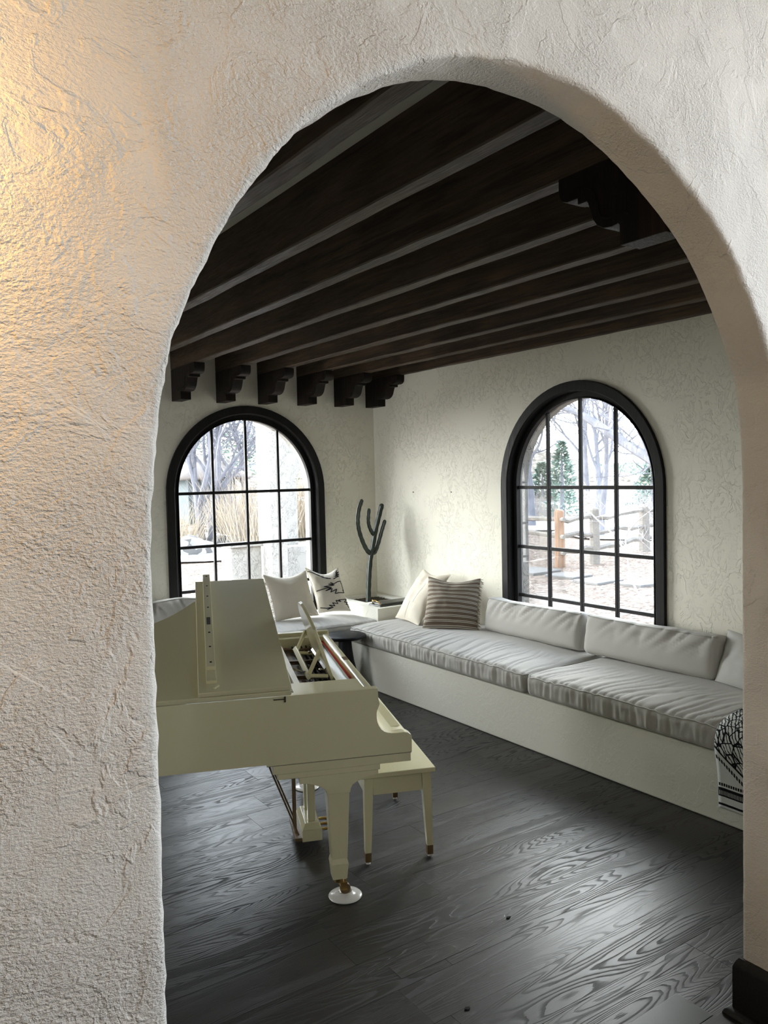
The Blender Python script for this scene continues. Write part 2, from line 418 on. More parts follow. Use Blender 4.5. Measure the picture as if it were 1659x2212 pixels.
def wall_with_arch(name, axis, t0, t1, a0, a1, z0, z1, c, r, zs, zb, mat):
    """slab between t0,t1 on axis with an arched hole"""
    h = win_arc(c, r, zs, zb); n = len(h)
    per = []
    for (a, z) in h:
        if z <= zs+1e-6: per.append((a0 if a < c else a1, z))
        else:
            dx, dz = a-c, z-zs; k = 1e9
            if dx < -1e-9: k = min(k, (a0-c)/dx)
            if dx > 1e-9: k = min(k, (a1-c)/dx)
            if dz > 1e-9: k = min(k, (z1-zs)/dz)
            per.append((c+dx*k, zs+dz*k))
    mb = MB()
    def P(a, z, t): return (a, t, z) if axis == 'Y' else (t, a, z)
    for t in (t0, t1):
        vs = []
        for p, q in zip(h, per): vs += [P(*p, t), P(*q, t)]
        fs = [(2*i, 2*i+1, 2*i+3, 2*i+2) for i in range(n-1)]
        mb.add(vs, fs)
        for ci, (ca, cz) in enumerate(((a0, z1), (a1, z1))):
            for i in range(n-1):
                p, q = per[i], per[i+1]
                if (ci == 0 and abs(p[0]-a0) < 1e-6 and abs(q[1]-z1) < 1e-6 and abs(q[0]-a0) > 1e-6) or (ci == 1 and abs(p[1]-z1) < 1e-6 and abs(q[0]-a1) < 1e-6 and abs(p[0]-a1) > 1e-6):
                    mb.add([P(*p, t), P(ca, cz, t), P(*q, t)], [(0, 1, 2)])
        mb.add([P(a0, z0, t), P(a1, z0, t), P(a1, zb, t), P(a0, zb, t)], [(0, 1, 2, 3)])
    vs = []
    for p in h: vs += [P(*p, t0), P(*p, t1)]
    mb.add(vs, [(2*i, 2*i+1, 2*i+3, 2*i+2) for i in range(n-1)]+[(2*n-2, 2*n-1, 1, 0)])
    return mb.build(name, mat, kind='structure')
W1C, W2C, WZ, WB = 3.347, 4.407, 1.798, .45
wall_with_arch('wall_back', 'Y', YB, YB+.17, -1.2, XR+.17, -.3, 3.4, W1C, .80, WZ, WB-.03, M['room'])
wall_with_arch('wall_right', 'X', XR, XR+.17, YAR, YB, -.3, 3.4, W2C, .80, WZ, WB-.03, M['room'])
def rect_wall(name, axis, t0, t1, a0, a1, z0, z1, hole, mat):
    b0, b1, c0, c1 = hole; mb = MB()
    for (p, q, r_, s_) in ((a0, b0, z0, z1), (b1, a1, z0, z1), (b0, b1, z0, c0), (b0, b1, c1, z1)):
        if axis == 'X': mb.box(t0, t1, p, q, r_, s_)
        else: mb.box(p, q, t0, t1, r_, s_)
    return mb.build(name, mat, kind='structure')
rect_wall('wall_left', 'X', -1.37, -1.2, YAR, YB+.17, -.3, 3.4, (5.9, 7.0, .9, 2.2), M['room'])  # opening added in the unseen left wall for fill light
MB().box(-1.37, XR+.17, YAR, YB+.17, ZC, ZC+.15).build('ceiling', M['ceil'], kind='structure')
# the hall the picture is taken from
rect_wall('wall_hall_right', 'X', 4.54, 4.70, -4.2, YAF, -.05, 4.4, (-1.8, 1.0, 1.4, 4.2), M['ceil'])  # large unseen opening added to light the arch wall from the side
MB().box(-3.36, -3.2, -4.2, YAF, -.05, 4.4).build('wall_hall_left', M['hall'], kind='structure')
rect_wall('wall_hall_back', 'Y', -2.36, -2.2, -3.36, 4.7, -.05, 4.4, (2.6, 4.2, 2.4, 3.9), M['hall'])  # high opening added behind the camera to light the arch wall
MB().box(-3.36, 4.7, -4.36, YAF, 4.4, 4.5).build('ceiling_hall', M['hall'], kind='structure')

# floor: boards 22 cm wide running across the room
def floor():
    rnd = random.Random(5); mb = MB(); cols = []
    y = YB+.1; wd = .2235; y = 1.946+wd*25; k = 0
    segs = []
    while y > -4.3:
        x = -3.3+rnd.uniform(-1.8, 0)
        while x < 5:
            ln = rnd.uniform(1.1, 2.3); segs.append((x, min(x+ln, 5.0), y-wd, y)); x += ln
        y -= wd
    for (x0, x1, y0, y1) in segs:
        x0 = max(x0, -3.3)
        if x1-x0 < .02 or y0 > YB+.1: continue
        g = .0008
        dz = rnd.uniform(-.0003, .0003)
        c = (rnd.random(), rnd.random(), rnd.random())
        mb.add([(x0+g, y0+g, dz), (x1-g, y0+g, dz), (x1-g, y1-g, dz), (x0+g, y1-g, dz),
                (x0, y0, -.004), (x1, y0, -.004), (x1, y1, -.004), (x0, y1, -.004)],
               [(0, 1, 2, 3), (0, 4, 5, 1), (1, 5, 6, 2), (2, 6, 7, 3), (3, 7, 4, 0)])
        cols += [c]*5
    o = mb.build('floor', M['floor'], kind='structure', recalc=False)
    at = o.data.attributes.new('rnd', 'FLOAT_VECTOR', 'FACE')
    for i, c in enumerate(cols): at.data[i].vector = c
    s = MB().box(-3.36, XR+.17, -4.36, YB+.17, -.06, -.0035).build('floor_base', M['sub'], kind='structure')
    return o
floor()
M['worn'] = Mt('worn_oak', (.040, .042, .040), .34, spec=.5).m
def plank(name, x0, x1, y0, y1, z, c):
    o = MB().box(x0, x1, y0, y1, -.001, z).build(name, M['worn'] if name == 'trim_2' else M['floor'], bevel=min(.002, z*.4), kind='structure')
    at = o.data.attributes.new('rnd', 'FLOAT_VECTOR', 'FACE')
    for a in at.data: a.vector = c
plank('trim_1', .46, 2.53, 1.40, 1.618, .006, (.3, .8, .6))        # threshold board under the arch
plank('trim_2', .46, 2.455, 1.620, 1.768, .005, (.7, .2, .9))      # short finishing board beside it
plank('trim_3', 1.69, 2.07, 2.44, 2.53, .0012, (.55, .35, 1.0))    # paler patch board
# baseboard round the right jamb of the arch
def baseboard():
    mb = MB()
    path = [(2.56, YAF-.018), (2.516, YAF-.018), (2.516, YAR+.018), (4.80, YAR+.018)]
    for (h0, h1, t) in ((0, .205, .018), ):
        pass
    def ring(off, z):
        return [(4.5, YAF-off, z), (2.534-off, YAF-off, z), (2.534-off, YAR+off, z), (3.86, YAR+off, z)]
    prof = [(.045, 0), (.046, .012), (.040, .024), (.030, .030), (.0215, .033), (.0215, .18), (.017, .192), (.013, .202), (.006, .212), (0, .212), (-.01, .212)]
    mb.grid([ring(o, z) for o, z in prof])
    mb.build('baseboard_front', M['base'], kind='structure', autosmooth=30)
baseboard()
MB().box(-3.2, .455-.0, YAF-.018, YAF+.0, 0, .2).build('baseboard_left', M['base'], kind='structure')

# ------------------------------------------------------------------ windows
def strip_arc(mb, axis, c, r0, r1, t0, t1, zb, n=40):
    """arched band between radii r0<r1 and depth t0..t1"""
    a = win_arc(c, r0, WZ, zb, n); b = win_arc(c, r1, WZ, zb, n); m_ = len(a)
    def P(p, t): return (p[0], t, p[1]) if axis == 'Y' else (t, p[0], p[1])
    vs = []
    for p, q in zip(a, b): vs += [P(p, t0), P(q, t0), P(q, t1), P(p, t1)]
    fs = []
    for i in range(m_-1):
        for k in range(4): fs.append((4*i+k, 4*i+(k+1) % 4, 4*i+4+(k+1) % 4, 4*i+4+k))
    fs += [(0, 1, 2, 3), (4*m_-1, 4*m_-2, 4*m_-3, 4*m_-4)]
    mb.add(vs, fs)
def window(name, axis, c, t_wall, label):
    root = empty(name, (c, t_wall, WB) if axis == 'Y' else (t_wall, c, WB)); root['kind'] = 'structure'
    off = Vector(root.location)
    def fin(mb, nm, mat, **k):
        mb.v = [tuple(Vector(v)-off) for v in mb.v]; return mb.build(nm, mat, root, **k)
    T = t_wall
    mb = MB(); strip_arc(mb, axis, c, .772, .85, T-.030, T+.002, WB-.05); strip_arc(mb, axis, c, .766, .80, T-.022, T+.06, WB-.05)
    def bx(mb, a0, a1, t0, t1, z0, z1):
        if axis == 'Y': mb.box(a0, a1, t0, t1, z0, z1)
        else: mb.box(t0, t1, a0, a1, z0, z1)
    bx(mb, c-.85, c+.85, T-.04, T+.06, WB-.09, WB-.03)
    fin(mb, 'window_casing', M['frame'], bevel=.006)
    mb = MB(); strip_arc(mb, axis, c, .714, .775, T+.045, T+.085, WB); bx(mb, c-.775, c+.775, T+.045, T+.085, WB-.03, WB+.03)
    strip_arc(mb, axis, c, .712, .722, T+.03, T+.046, WB+.02)
    fin(mb, 'sash', M['frame'], bevel=.004)
    mb = MB()
    for k in (-1, 0, 1):
        a = c+k*.355; top = WZ+math.sqrt(.714**2-(k*.355)**2); bx(mb, a-.0125, a+.0125, T+.048, T+.078, WB, top)
    for z in (WZ, 1.279, .851): bx(mb, c-.716, c+.716, T+.050, T+.076, z-.0145, z+.0145)
    fin(mb, 'muntins', M['frame'], bevel=.004)
    mb = MB(); strip_arc(mb, axis, c, .722, .80, T+.088, T+.180, WB-.05); fin(mb, 'outer_reveal', M['stucco'])
    mb = MB(); h = win_arc(c, .716, WZ, WB)
    vs = [(p[0], T+.066, p[1]) if axis == 'Y' else (T+.066, p[0], p[1]) for p in h]
    mb.add(vs, [tuple(range(len(vs)))]); fin(mb, 'pane', M['glass'])
    return root
window('window_1', 'Y', W1C, YB, '')
window('window_2', 'X', W2C, XR, '')
# frame of an unseen left window, added to fill the room with light
mb = MB()
for y in (5.9, 6.42, 6.95): mb.box(-1.32, -1.25, y, y+.05, .9, 2.2)
for z in (.9, 1.5, 2.15): mb.box(-1.32, -1.25, 5.9, 7.0, z, z+.05)
mb.build('fill_window', M['frame'], kind='structure')

# ------------------------------------------------------------------ ceiling beams and corbels
BW = .083
rnd = random.Random(2)
bl = ['dark ceiling beam on the upper left side of the pale strip of ceiling', 'dark ceiling beam bordering the pale ceiling strip, ninth from the right wall',
      'wide dark ceiling beam, seventh from the right wall', 'dark ceiling beam with its end on the leftmost visible corbel', 'dark ceiling beam over the second corbel from the left',
      'dark ceiling beam over the third corbel from the left', 'dark ceiling beam over the fourth corbel from the left',
      'dark ceiling beam over the fifth corbel, just off the right wall', 'dark ceiling beam lying tight against the right wall']
bl[1] = 'dark ceiling beam just right of the pale strip of ceiling under the arch'
bl[2] = 'dark ceiling beam over the empty wall left of the leftmost visible corbel, ending on a corbel by the arch'
for k in range(-1, 9):
    x = 1.701+.4427*(k-1) if k > 0 else 1.243+.4427*k
    x1 = min(x+BW, XR)
    mb = MB(); nseg = 60; rows = []
    # slightly uneven hewn edges
    for i in range(nseg+1):
        y = YAR+(YB-YAR)*i/nseg
        j = lambda q: mn.noise(Vector((y*2.2, k*3.1, q)))*.004+mn.noise(Vector((y*9, k*3.1, q+5)))*.0018
        rows.append([(x+j(0)*.5, y, ZC+.01), (x+j(1), y, 2.962+.006+j(2)), (x+.006+j(1), y, 2.962+j(2)), (x1-.006+(j(3) if k < 8 else 0), y, 2.962+j(4)), (x1+(j(3) if k < 8 else 0), y, 2.962+.006+j(4)), (x1, y, ZC+.01)])
    mb.grid(rows)
    o = mb.build('ceiling_beam', M['beam'], recalc=False, autosmooth=40)
    tag(o, bl[max(k, 0)] if k >= 0 else 'dark ceiling beam left of every other, beyond the arch edge', 'beam', 'dark exposed ceiling beams')
prof = [(0, 2.668), (.235, 2.668), (.24, 2.672), (.24, 2.735), (.25, 2.742), (.285, 2.738), (.330, 2.742), (.365, 2.757), (.390, 2.782), (.405, 2.815), (.418, 2.842), (.425, 2.850),
        (.478, 2.850), (.480, 2.872), (.545, 2.872), (.575, 2.880), (.592, 2.898), (.597, 2.925), (.597, 2.962), (0, 2.962)]
def corbel_mesh():
    mb = MB(); hw = .05
    mb.prism([(-d, z) for d, z in prof], -hw, hw, 'X')
    # carved groove line on the side face (both sides), as a slim raised bead
    ln = catmull([(-.50, 2.905), (-.44, 2.90), (-.385, 2.875), (-.36, 2.83), (-.345, 2.79), (-.31, 2.77), (-.22, 2.77), (-.18, 2.755)], 5)
    return mb, ln
mb, ln = corbel_mesh()
cb = empty('corbel')
mb.build('bracket', M['corbel'], cb, bevel=.003)
for s in (-1, 1):
    g = MB(); g.tube([(s*.0505, y, z) for y, z in ln], .003, 6); g.build('carved_line', M['sub'], cb)
names = ['leftmost dark wooden corbel on the window wall beside the arch edge', 'dark wooden corbel second from the left, above the window head', 'dark wooden corbel third from the left, above the window head',
         'dark wooden corbel fourth from the left, at the right end of the arched casing', 'dark wooden corbel fifth from the left, next to the corner one', 'dark wooden corbel tucked in the room corner against the right wall']
cb.location = (2.587+.05, YB, 0); tag(cb, names[0], 'corbel', 'carved corbels on the window wall')
for i in range(1, 6):
    c = copy_tree(cb); c.location = (2.587+.4427*i+.05-(.001 if i < 5 else .0), YB, 0)
    if i == 5: c.location[0] = XR-.051
    tag(c, names[i], 'corbel')
hn = {2: 'dark wooden corbel on the arch side, highest one seen beside the arch', 3: 'dark wooden corbel on the arch side, lower and further right than its neighbour', 1: 'dark wooden corbel on the arch side above the top of the arch', 4: 'dark wooden corbel on the arch side, low behind the arch edge'}
for k in (2, 3, 4, 5):
    c = copy_tree(cb); c.scale[1] = .74; c.location = (1.701+.4427*(k-1)+.042, YAR, 0); c.rotation_euler[2] = math.pi
    tag(c, hn.get(k, 'dark wooden corbel on the arch side hidden behind the right jamb'), 'corbel', 'carved corbels on the arch wall')

# ------------------------------------------------------------------ built-in plaster bench and planter
root = empty('built_in_bench', (4.2, 6.5, 0)); off = Vector((4.2, 6.5, 0))
tag(root, 'white plaster built-in corner bench running under both arched windows', 'bench')
mb = MB(); pts = [(3.87, YAR+.002), (XR-.002, YAR+.002), (XR-.002, YB-.002), (.2, YB-.002), (.2, 6.36), (3.87, 6.36)]
mb.prism(pts, .0, .384, 'Z'); mb.v = [tuple(Vector(v)-off) for v in mb.v]; mb.build('bench_base', M['bench'], root, bevel=.012, seg=3)
px0, px1, py0, py1, pz = 4.235, XR-.004, 6.384, YB-.004, .637
root = empty('planter_box', (px0, py0, .384)); off = Vector((px0, py0, .384))
tag(root, 'white plaster planter box in the corner holding the tall cactus', 'planter')
mb = MB(); a0, a1, b0, b1 = 4.365, 4.755, 6.79, 7.18
for (p, q, r_, s_) in ((px0, a0, py0, py1), (a1, px1, py0, py1), (a0, a1, py0, b0), (a0, a1, b1, py1)): mb.box(p, q, r_, s_, .386, pz)
mb.v = [tuple(Vector(v)-off) for v in mb.v]
import bmesh
o = mb.build('planter_wall', M['bench'], root)
bm = bmesh.new(); bm.from_mesh(o.data); bmesh.ops.remove_doubles(bm, verts=bm.verts, dist=1e-5)
bmesh.ops.recalc_face_normals(bm, faces=bm.faces); bm.to_mesh(o.data); bm.free()
mb = MB(); rows = [[(a0+(a1-a0)*i/24-off.x, b0+(b1-b0)*j/24-off.y, .612-off.z+.012*mn.noise(Vector((i*.9, j*.9, 0)))+.006*mn.noise(Vector((i*2.1, j*2.1, 4)))) for j in range(25)] for i in range(25)]
mb.grid(rows); mb.build('soil', M['soil'], root, smooth=True)

# ------------------------------------------------------------------ cushions
def rbox(hx, hy, hz, r, nx, ny, nz, disp=None):
    """rounded box mesh centred on the origin, with a displacement function p->Vector"""
    mb = MB(); idx = {}
    def key(i, j, k): return (i, j, k)
    def pos(i, j, k):
        p = Vector((-hx+2*hx*i/nx, -hy+2*hy*j/ny, -hz+2*hz*k/nz))
        q = Vector((max(-hx+r, min(hx-r, p.x)), max(-hy+r, min(hy-r, p.y)), max(-hz+r, min(hz-r, p.z))))
        d = p-q
        if d.length > 1e-9:
            m_ = max(abs(d.x), abs(d.y), abs(d.z)); d = d.normalized()*m_
        return q+d
    def vid(i, j, k):
        if (i, j, k) not in idx:
            p = pos(i, j, k)
            if disp: p = p+disp(p)
            idx[(i, j, k)] = len(mb.v); mb.v.append(tuple(p))
        return idx[(i, j, k)]
    for i in range(nx):
        for j in range(ny):
            for k in (0, nz): mb.f.append((vid(i, j, k), vid(i+1, j, k), vid(i+1, j+1, k), vid(i, j+1, k)))
    for i in range(nx):
        for k in range(nz):
            for j in (0, ny): mb.f.append((vid(i, j, k), vid(i+1, j, k), vid(i+1, j, k+1), vid(i, j, k+1)))
    for j in range(ny):
        for k in range(nz):
            for i in (0, nx): mb.f.append((vid(i, j, k), vid(i, j+1, k), vid(i, j+1, k+1), vid(i, j, k+1)))
    return mb
def seat_disp(hx, hy, hz, seed, front, amp=1, wr=1):
    """crown on top, pleats that run in from the front edge. front: unit (x,y)"""
    def f(p):
        u, v = p.x/hx, p.y/hy
        top = max(0, p.z/hz)
        e = max(0, 1-u*u)**.5*max(0, 1-v*v)**.5
        d = Vector((0, 0, .035*amp*top*e))
        al = p.y if front[0] else p.x                       # coordinate along the front edge
        ac = (p.x*front[0]/hx) if front[0] else (p.y*front[1]/hy)  # 1 on front edge
        s = Vector((seed*7.1, seed*3.3, 0))
        fold = mn.noise(Vector((al*17+ac*1.6*(1 if seed % 2 else -1)+.5*mn.noise(Vector((al*3, ac*2, seed))), ac*.9, seed)))
        fold = (1-abs(fold)*2.2)
        w = max(0, (ac+.25))/1.25
        d.z += -.007*wr*max(0, fold)**3*w*top*(1 if p.z > 0 else 0)
        fr = max(0, (ac-.9)/.1)
        f2 = (.9*mn.noise(Vector((al*34, p.z*5, seed+9)))+.6*mn.noise(Vector((al*13, p.z*2, seed+4))))
        sgn = Vector((front[0], front[1], 0))
        mid = max(0, 1-(p.z/hz)**2)
        d += sgn*(.018*amp*mid*e if ac > .5 else 0)+sgn*fr*(.007*wr*f2)*mid
        d += Vector((0, 0, .006*mn.noise(p*3.1+s)*top))
        # droop of the front top edge
        return d
    return f
def edge_pipe(mb_v, hx, hy, z, r, disp, inset, closed=True, n=60):
    pts = []
    X, Y = hx-inset, hy-inset; c = .04
    def arc(cx, cy, a0):
        return [(cx+c*math.cos(a0+math.pi/2*k/5), cy+c*math.sin(a0+math.pi/2*k/5)) for k in range(6)]
    def ln(a, b, m_): return [(a[0]+(b[0]-a[0])*k/m_, a[1]+(b[1]-a[1])*k/m_) for k in range(1, m_)]
    p = arc(X-c, Y-c, 0); q = arc(-X+c, Y-c, math.pi/2); r1 = arc(-X+c, -Y+c, math.pi); s = arc(X-c, -Y+c, 1.5*math.pi)
    loop = p+ln(p[-1], q[0], n)+q+ln(q[-1], r1[0], n)+r1+ln(r1[-1], s[0], n)+s+ln(s[-1], p[0], n)
    for (x, y) in loop:
        P = Vector((x, y, z)); pts.append(P+disp(P)+Vector((0, 0, .001)))
    return pts
def cushion(name, x0, x1, y0, y1, z0, z1, front, seed, label, cat, group, amp=1, wr=1, r=.045, tilt=None, dens=55, mat=None):
    hx, hy, hz = (x1-x0)/2, (y1-y0)/2, (z1-z0)/2
    root = empty(name, ((x0+x1)/2, (y0+y1)/2, z0)); tag(root, label, cat, group)
    D = seat_disp(hx, hy, hz, seed, front, amp, wr)
    nx, ny = (max(8, int(hx*2*dens)), max(8, int(hy*2*95))) if front[0] else (max(8, int(hx*2*95)), max(8, int(hy*2*dens)))
    mb = rbox(hx, hy, hz, r, nx, ny, 10, D)
    mb.v = [(v[0], v[1], v[2]+hz) for v in mb.v]
    mb.build('cushion_body', mat or M['cush'], root, smooth=True)
    for zz in (hz-.012,):
        pts = edge_pipe(None, hx, hy, zz, .004, D, .009)
        g = MB(); g.tube([(p.x, p.y, p.z+hz) for p in pts], .0042, 6, close=True); g.build('piping', M['pipe'], root, smooth=True)
    if tilt: root.rotation_euler = tilt
    return root
cushion('seat_cushion', 3.845, 4.83, 3.985, 6.30, .386, .535, (-1, 0), 1, 'long grey bench seat cushion between the planter corner and the cushion seam', 'cushion', 'grey seat cushions on the bench', wr=2.0)
cushion('seat_cushion', 3.845, 4.83, 1.62, 3.975, .386, .535, (-1, 0), 2, 'grey bench seat cushion nearest the arch, below the right half of the window', 'cushion', 'grey seat cushions on the bench', wr=2.0)
cushion('seat_cushion', 1.55, 4.225, 6.345, 7.29, .386, .535, (0, -1), 3, 'grey bench seat cushion under the left window behind the piano', 'cushion', 'grey seat cushions on the bench', wr=1.0)
# upright back cushions
def back_disp(hx, hy, hz, seed, axis):
    def f(p):
        a = p.y/hy if axis == 'X' else p.x/hx
        e = max(0, 1-a*a)**.5; v = p.z/hz; ez = max(0, 1-v*v)**.5
        t = p.x/hx if axis == 'X' else p.y/hy
        out = (.035*e*ez)*t
        al = p.y if axis == 'X' else p.x
        fold = 1-abs(mn.noise(Vector((al*9+v*1.0, v*.6, seed*5.0))))*2.2
        out += -t*(.030 if seed != 4 else .055)*max(0, fold)**3*max(0, v+.3)*(.5+.5*mn.noise(Vector((al*2, seed, 0))))*1.5
        d = Vector((out, 0, 0)) if axis == 'X' else Vector((0, out, 0))
        d.z = (.014 if seed != 4 else .03)*mn.noise(Vector((al*2.3, seed*2, 0)))*max(0, v)-.012*max(0, v)*e
        d += Vector((0, 0, 1))*.004*mn.noise(p*8+Vector((seed, 0, 0)))
        return d
    return f
def back_cushion(cx, cy, ln, ht, th, axis, lean, seed, label):
    '''upright box cushion leaning on the wall'''
    hx, hy = (th/2, ln/2) if axis == 'X' else (ln/2, th/2); hz = ht/2
    root = empty('back_cushion', (cx, cy, .552)); tag(root, label, 'cushion', 'grey back cushions along the bench')
    D = back_disp(hx, hy, hz, seed, axis)
    mb = rbox(hx, hy, hz, .045, 12 if axis == 'X' else int(ln*50), int(ln*50) if axis == 'X' else 12, 16, D)
    mb.v = [(v[0], v[1], v[2]+hz) for v in mb.v]; mb.build('cushion_body', M['cush'], root, smooth=True)
    g = MB(); s = -1
    pts = []
    for k in range(61):
        a = -1+2*k/60
        P = Vector((-(hx-.006), a*(hy-.02), hz-.014)) if axis == 'X' else Vector((a*(hx-.02), -(hy-.006), hz-.014))
        pts.append(P+D(P)+Vector((0, 0, hz)))
    g.tube(pts, .004, 6); g.build('piping', M['pipe'], root, smooth=True)
    root.rotation_euler = (0, lean, 0) if axis == 'X' else (-lean, 0, 0)
    return root
back_cushion(4.635, 4.66, 1.09, .30, .19, 'X', R(9), 1, 'grey back cushion at the left half of the right window, beside the striped pillow')
back_cushion(4.635, 3.535, 1.10, .30, .19, 'X', R(9), 2, 'grey back cushion at the right half of the right window')
back_cushion(4.70, 2.42, 1.05, .26, .17, 'X', R(6), 3, 'grey back cushion nearest the arch, mostly hidden behind the grey pillow')
back_cushion(2.70, 7.10, 1.40, .29, .19, 'Y', R(9), 4, 'grey back cushion under the left window, rumpled top showing above the piano lid')

# ------------------------------------------------------------------ throw pillows
class Pil:
    def __init__(s, bl, br, tl, tr, th, sag=.05, top=.10, seed=1, flip=1):
        s.c = [Vector(p) for p in (bl, br, tl, tr)]; s.th = th; s.sag = sag; s.top = top; s.seed = seed
        s.n = ((s.c[1]-s.c[0]).cross(s.c[2]-s.c[0])).normalized()*flip     # towards the viewer
        s.right = (s.c[1]-s.c[0]+s.c[3]-s.c[2])/2; s.up = (s.c[2]-s.c[0]+s.c[3]-s.c[1])/2
    def pt(s, u, v, side):
        a, b = 2*u-1, 2*v-1
        p = (s.c[0]*(1-u)+s.c[1]*u)*(1-v)+(s.c[2]*(1-u)+s.c[3]*u)*v
        p = p - s.right*(a*s.sag*(1-b*b)*abs(a))*.9
        tv = s.top if b > 0 else s.sag*.4
        p = p - s.up*(b*abs(b)**.6*tv*(1-a*a)**1.5)
        t = (max(0, 1-abs(a)**2.4)*max(0, 1-abs(b)**2.4))**.62
        t *= s.th*(1-.28*max(0, b)*math.exp(-(a*3)**2)*(s.top*8))
        w = .006*mn.noise(Vector((u*7, v*7, s.seed*3+side)))+.011*mn.noise(Vector((u*3, v*3, s.seed*3+side)))
        # small creases that run in from the corners
        return p + s.n*side*(t*.5+w*min(1, t*12))
    def body(s, root, mat, nm='pillow_cover', n=44):
        mb = MB(); uv = []; o = root.location
        for side in (1, -1):
            mb.grid([[s.pt(i/n, j/n, side)-o for j in range(n+1)] for i in range(n+1)])
            uv += [(i/n, j/n) for i in range(n+1) for j in range(n+1)]
        mb.uv = uv
        return mb.build(nm, mat, root, smooth=True, recalc=True)
def line_on(p, root, pts, w, mat, name, lift=.002, close=False):
    """ribbon following the front surface"""
    mb = MB(); o = root.location
    P = []
    for (a, b) in zip(pts[:-1], pts[1:]):
        L_ = math.hypot(b[0]-a[0], b[1]-a[1]); m_ = max(1, int(L_/.03))
        for k in range(m_): P.append((a[0]+(b[0]-a[0])*k/m_, a[1]+(b[1]-a[1])*k/m_))
    P.append(pts[-1])
    mb.tube([p.pt(u, v, 1)+p.n*lift-o for u, v in P], w, 5)
    return mb
def pillow(name, P, mat, label, group=None):
    c = sum(P.c, Vector())/4; root = empty(name, (c.x, c.y, min(q.z for q in P.c))); tag(root, label, 'pillow', group); P.body(root, mat); return root
# cream pillow with a fringed left edge
P1 = Pil((3.345, 6.80, .565), (3.80, 6.77, .575), (3.285, 6.93, 1.005), (3.745, 6.91, 1.01), .15, .05, .11, 1)
r1 = pillow('throw_pillow', P1, M['cream'], 'plain cream throw pillow with fringed left edge, under the left window')
mb = MB(); rnd = random.Random(4)
for k in range(70):
    v = .03+.94*k/69; a = P1.pt(0, v, 1)-r1.location
    q = a-P1.right.normalized()*rnd.uniform(.022, .036)+P1.up.normalized()*rnd.uniform(-.016, .004)+P1.n*rnd.uniform(-.01, .01)
    mb.tube([a, (a+q)/2+Vector((0, 0, -.003)), q], [.0022, .002, .0012], 4)
mb.build('fringe', M['fringe'], r1)
for nm, pts in (('seam', [(.36, .98), (.38, .6), (.36, .3), (.38, .02)]), ('seam', [(.80, .97), (.80, .55), (.78, .42)]), ('seam', [(.42, .44), (.78, .42)])):
    line_on(P1, r1, pts, .0016, None, nm, .0004).build(nm, M['fringe'], r1)
# cream pillow with black zigzag outlines
P2 = Pil((3.855, 6.87, .575), (4.165, 6.76, .575), (3.775, 6.99, 1.03), (4.085, 6.86, 1.01), .14, .06, .15, 2)
r2 = pillow('throw_pillow', P2, M['cream2'], 'cream throw pillow with black zigzag outlines, leaning beside the fringed one')
def motif(p):          # outline points drawn on the flat cover (units: hundredths of its side)
    out = []
    for x, y in p:
        xl = 795+205*(y-230)/720; xr = 1215+225*(y-240)/660
        out.append((min(.985, max(.01, (x-xl)/(xr-xl))), min(.985, max(.01, (945-y)/715))))
    return out
zz = [motif(q) for q in (
    [(935, 605), (1080, 562), (1140, 556), (1060, 606), (1152, 572), (1130, 630), (1216, 582), (1195, 655), (1250, 642), (1375, 644), (1318, 600), (1388, 612), (1338, 568), (1384, 572), (1342, 524), (1366, 522), (1312, 480), (1340, 492), (1276, 474), (1292, 450), (1215, 455), (1165, 486), (1112, 454), (1168, 490), (1085, 490), (1178, 510), (1035, 535), (1140, 556)],
    [(1005, 865), (1100, 884), (1166, 880), (1110, 908), (1190, 880), (1125, 838), (1212, 858), (1168, 802), (1250, 826), (1212, 764), (1292, 790), (1250, 760), (1408, 750), (1346, 796), (1420, 800), (1372, 830), (1438, 842), (1400, 862), (1452, 872), (1410, 890)],
    [(1190, 262), (1178, 300), (1262, 298), (1172, 322), (1258, 334), (1162, 346), (1242, 362), (1148, 386)],
    [(820, 296), (880, 280), (960, 298), (935, 302), (1010, 318), (985, 326), (1070, 350), (1045, 352), (1110, 366)])]
g = MB()
for pts in zz:
    q = line_on(P2, r2, pts, .0046, None, 'x', .001); g.add(q.v, q.f)
g.build('embroidery', M['ink'], r2)
line_on(P2, r2, [(0, .98), (0, .5), (0, .02)], .005, None, 'piping', 0).build('piping', M['cream2'], r2)
# cream pillow on the right bench
P3 = Pil((4.31, 6.20, .57), (4.235, 5.73, .57), (4.70, 6.26, 1.0), (4.68, 5.80, .985), .15, .05, .08, 3)
r3 = pillow('throw_pillow', P3, M['cream'], 'cream patchwork throw pillow leaning behind the striped one')
for pts in ([(.02, .70), (.5, .715), (.98, .70)], [(.02, .30), (.5, .31), (.98, .30)], [(.30, .70), (.28, .31)], [(.62, .705), (.58, .30)], [(.45, .30), (.43, .02)]):
    line_on(P3, r3, pts, .0016, None, 'seam', .0004).build('seam', M['fringe'], r3)
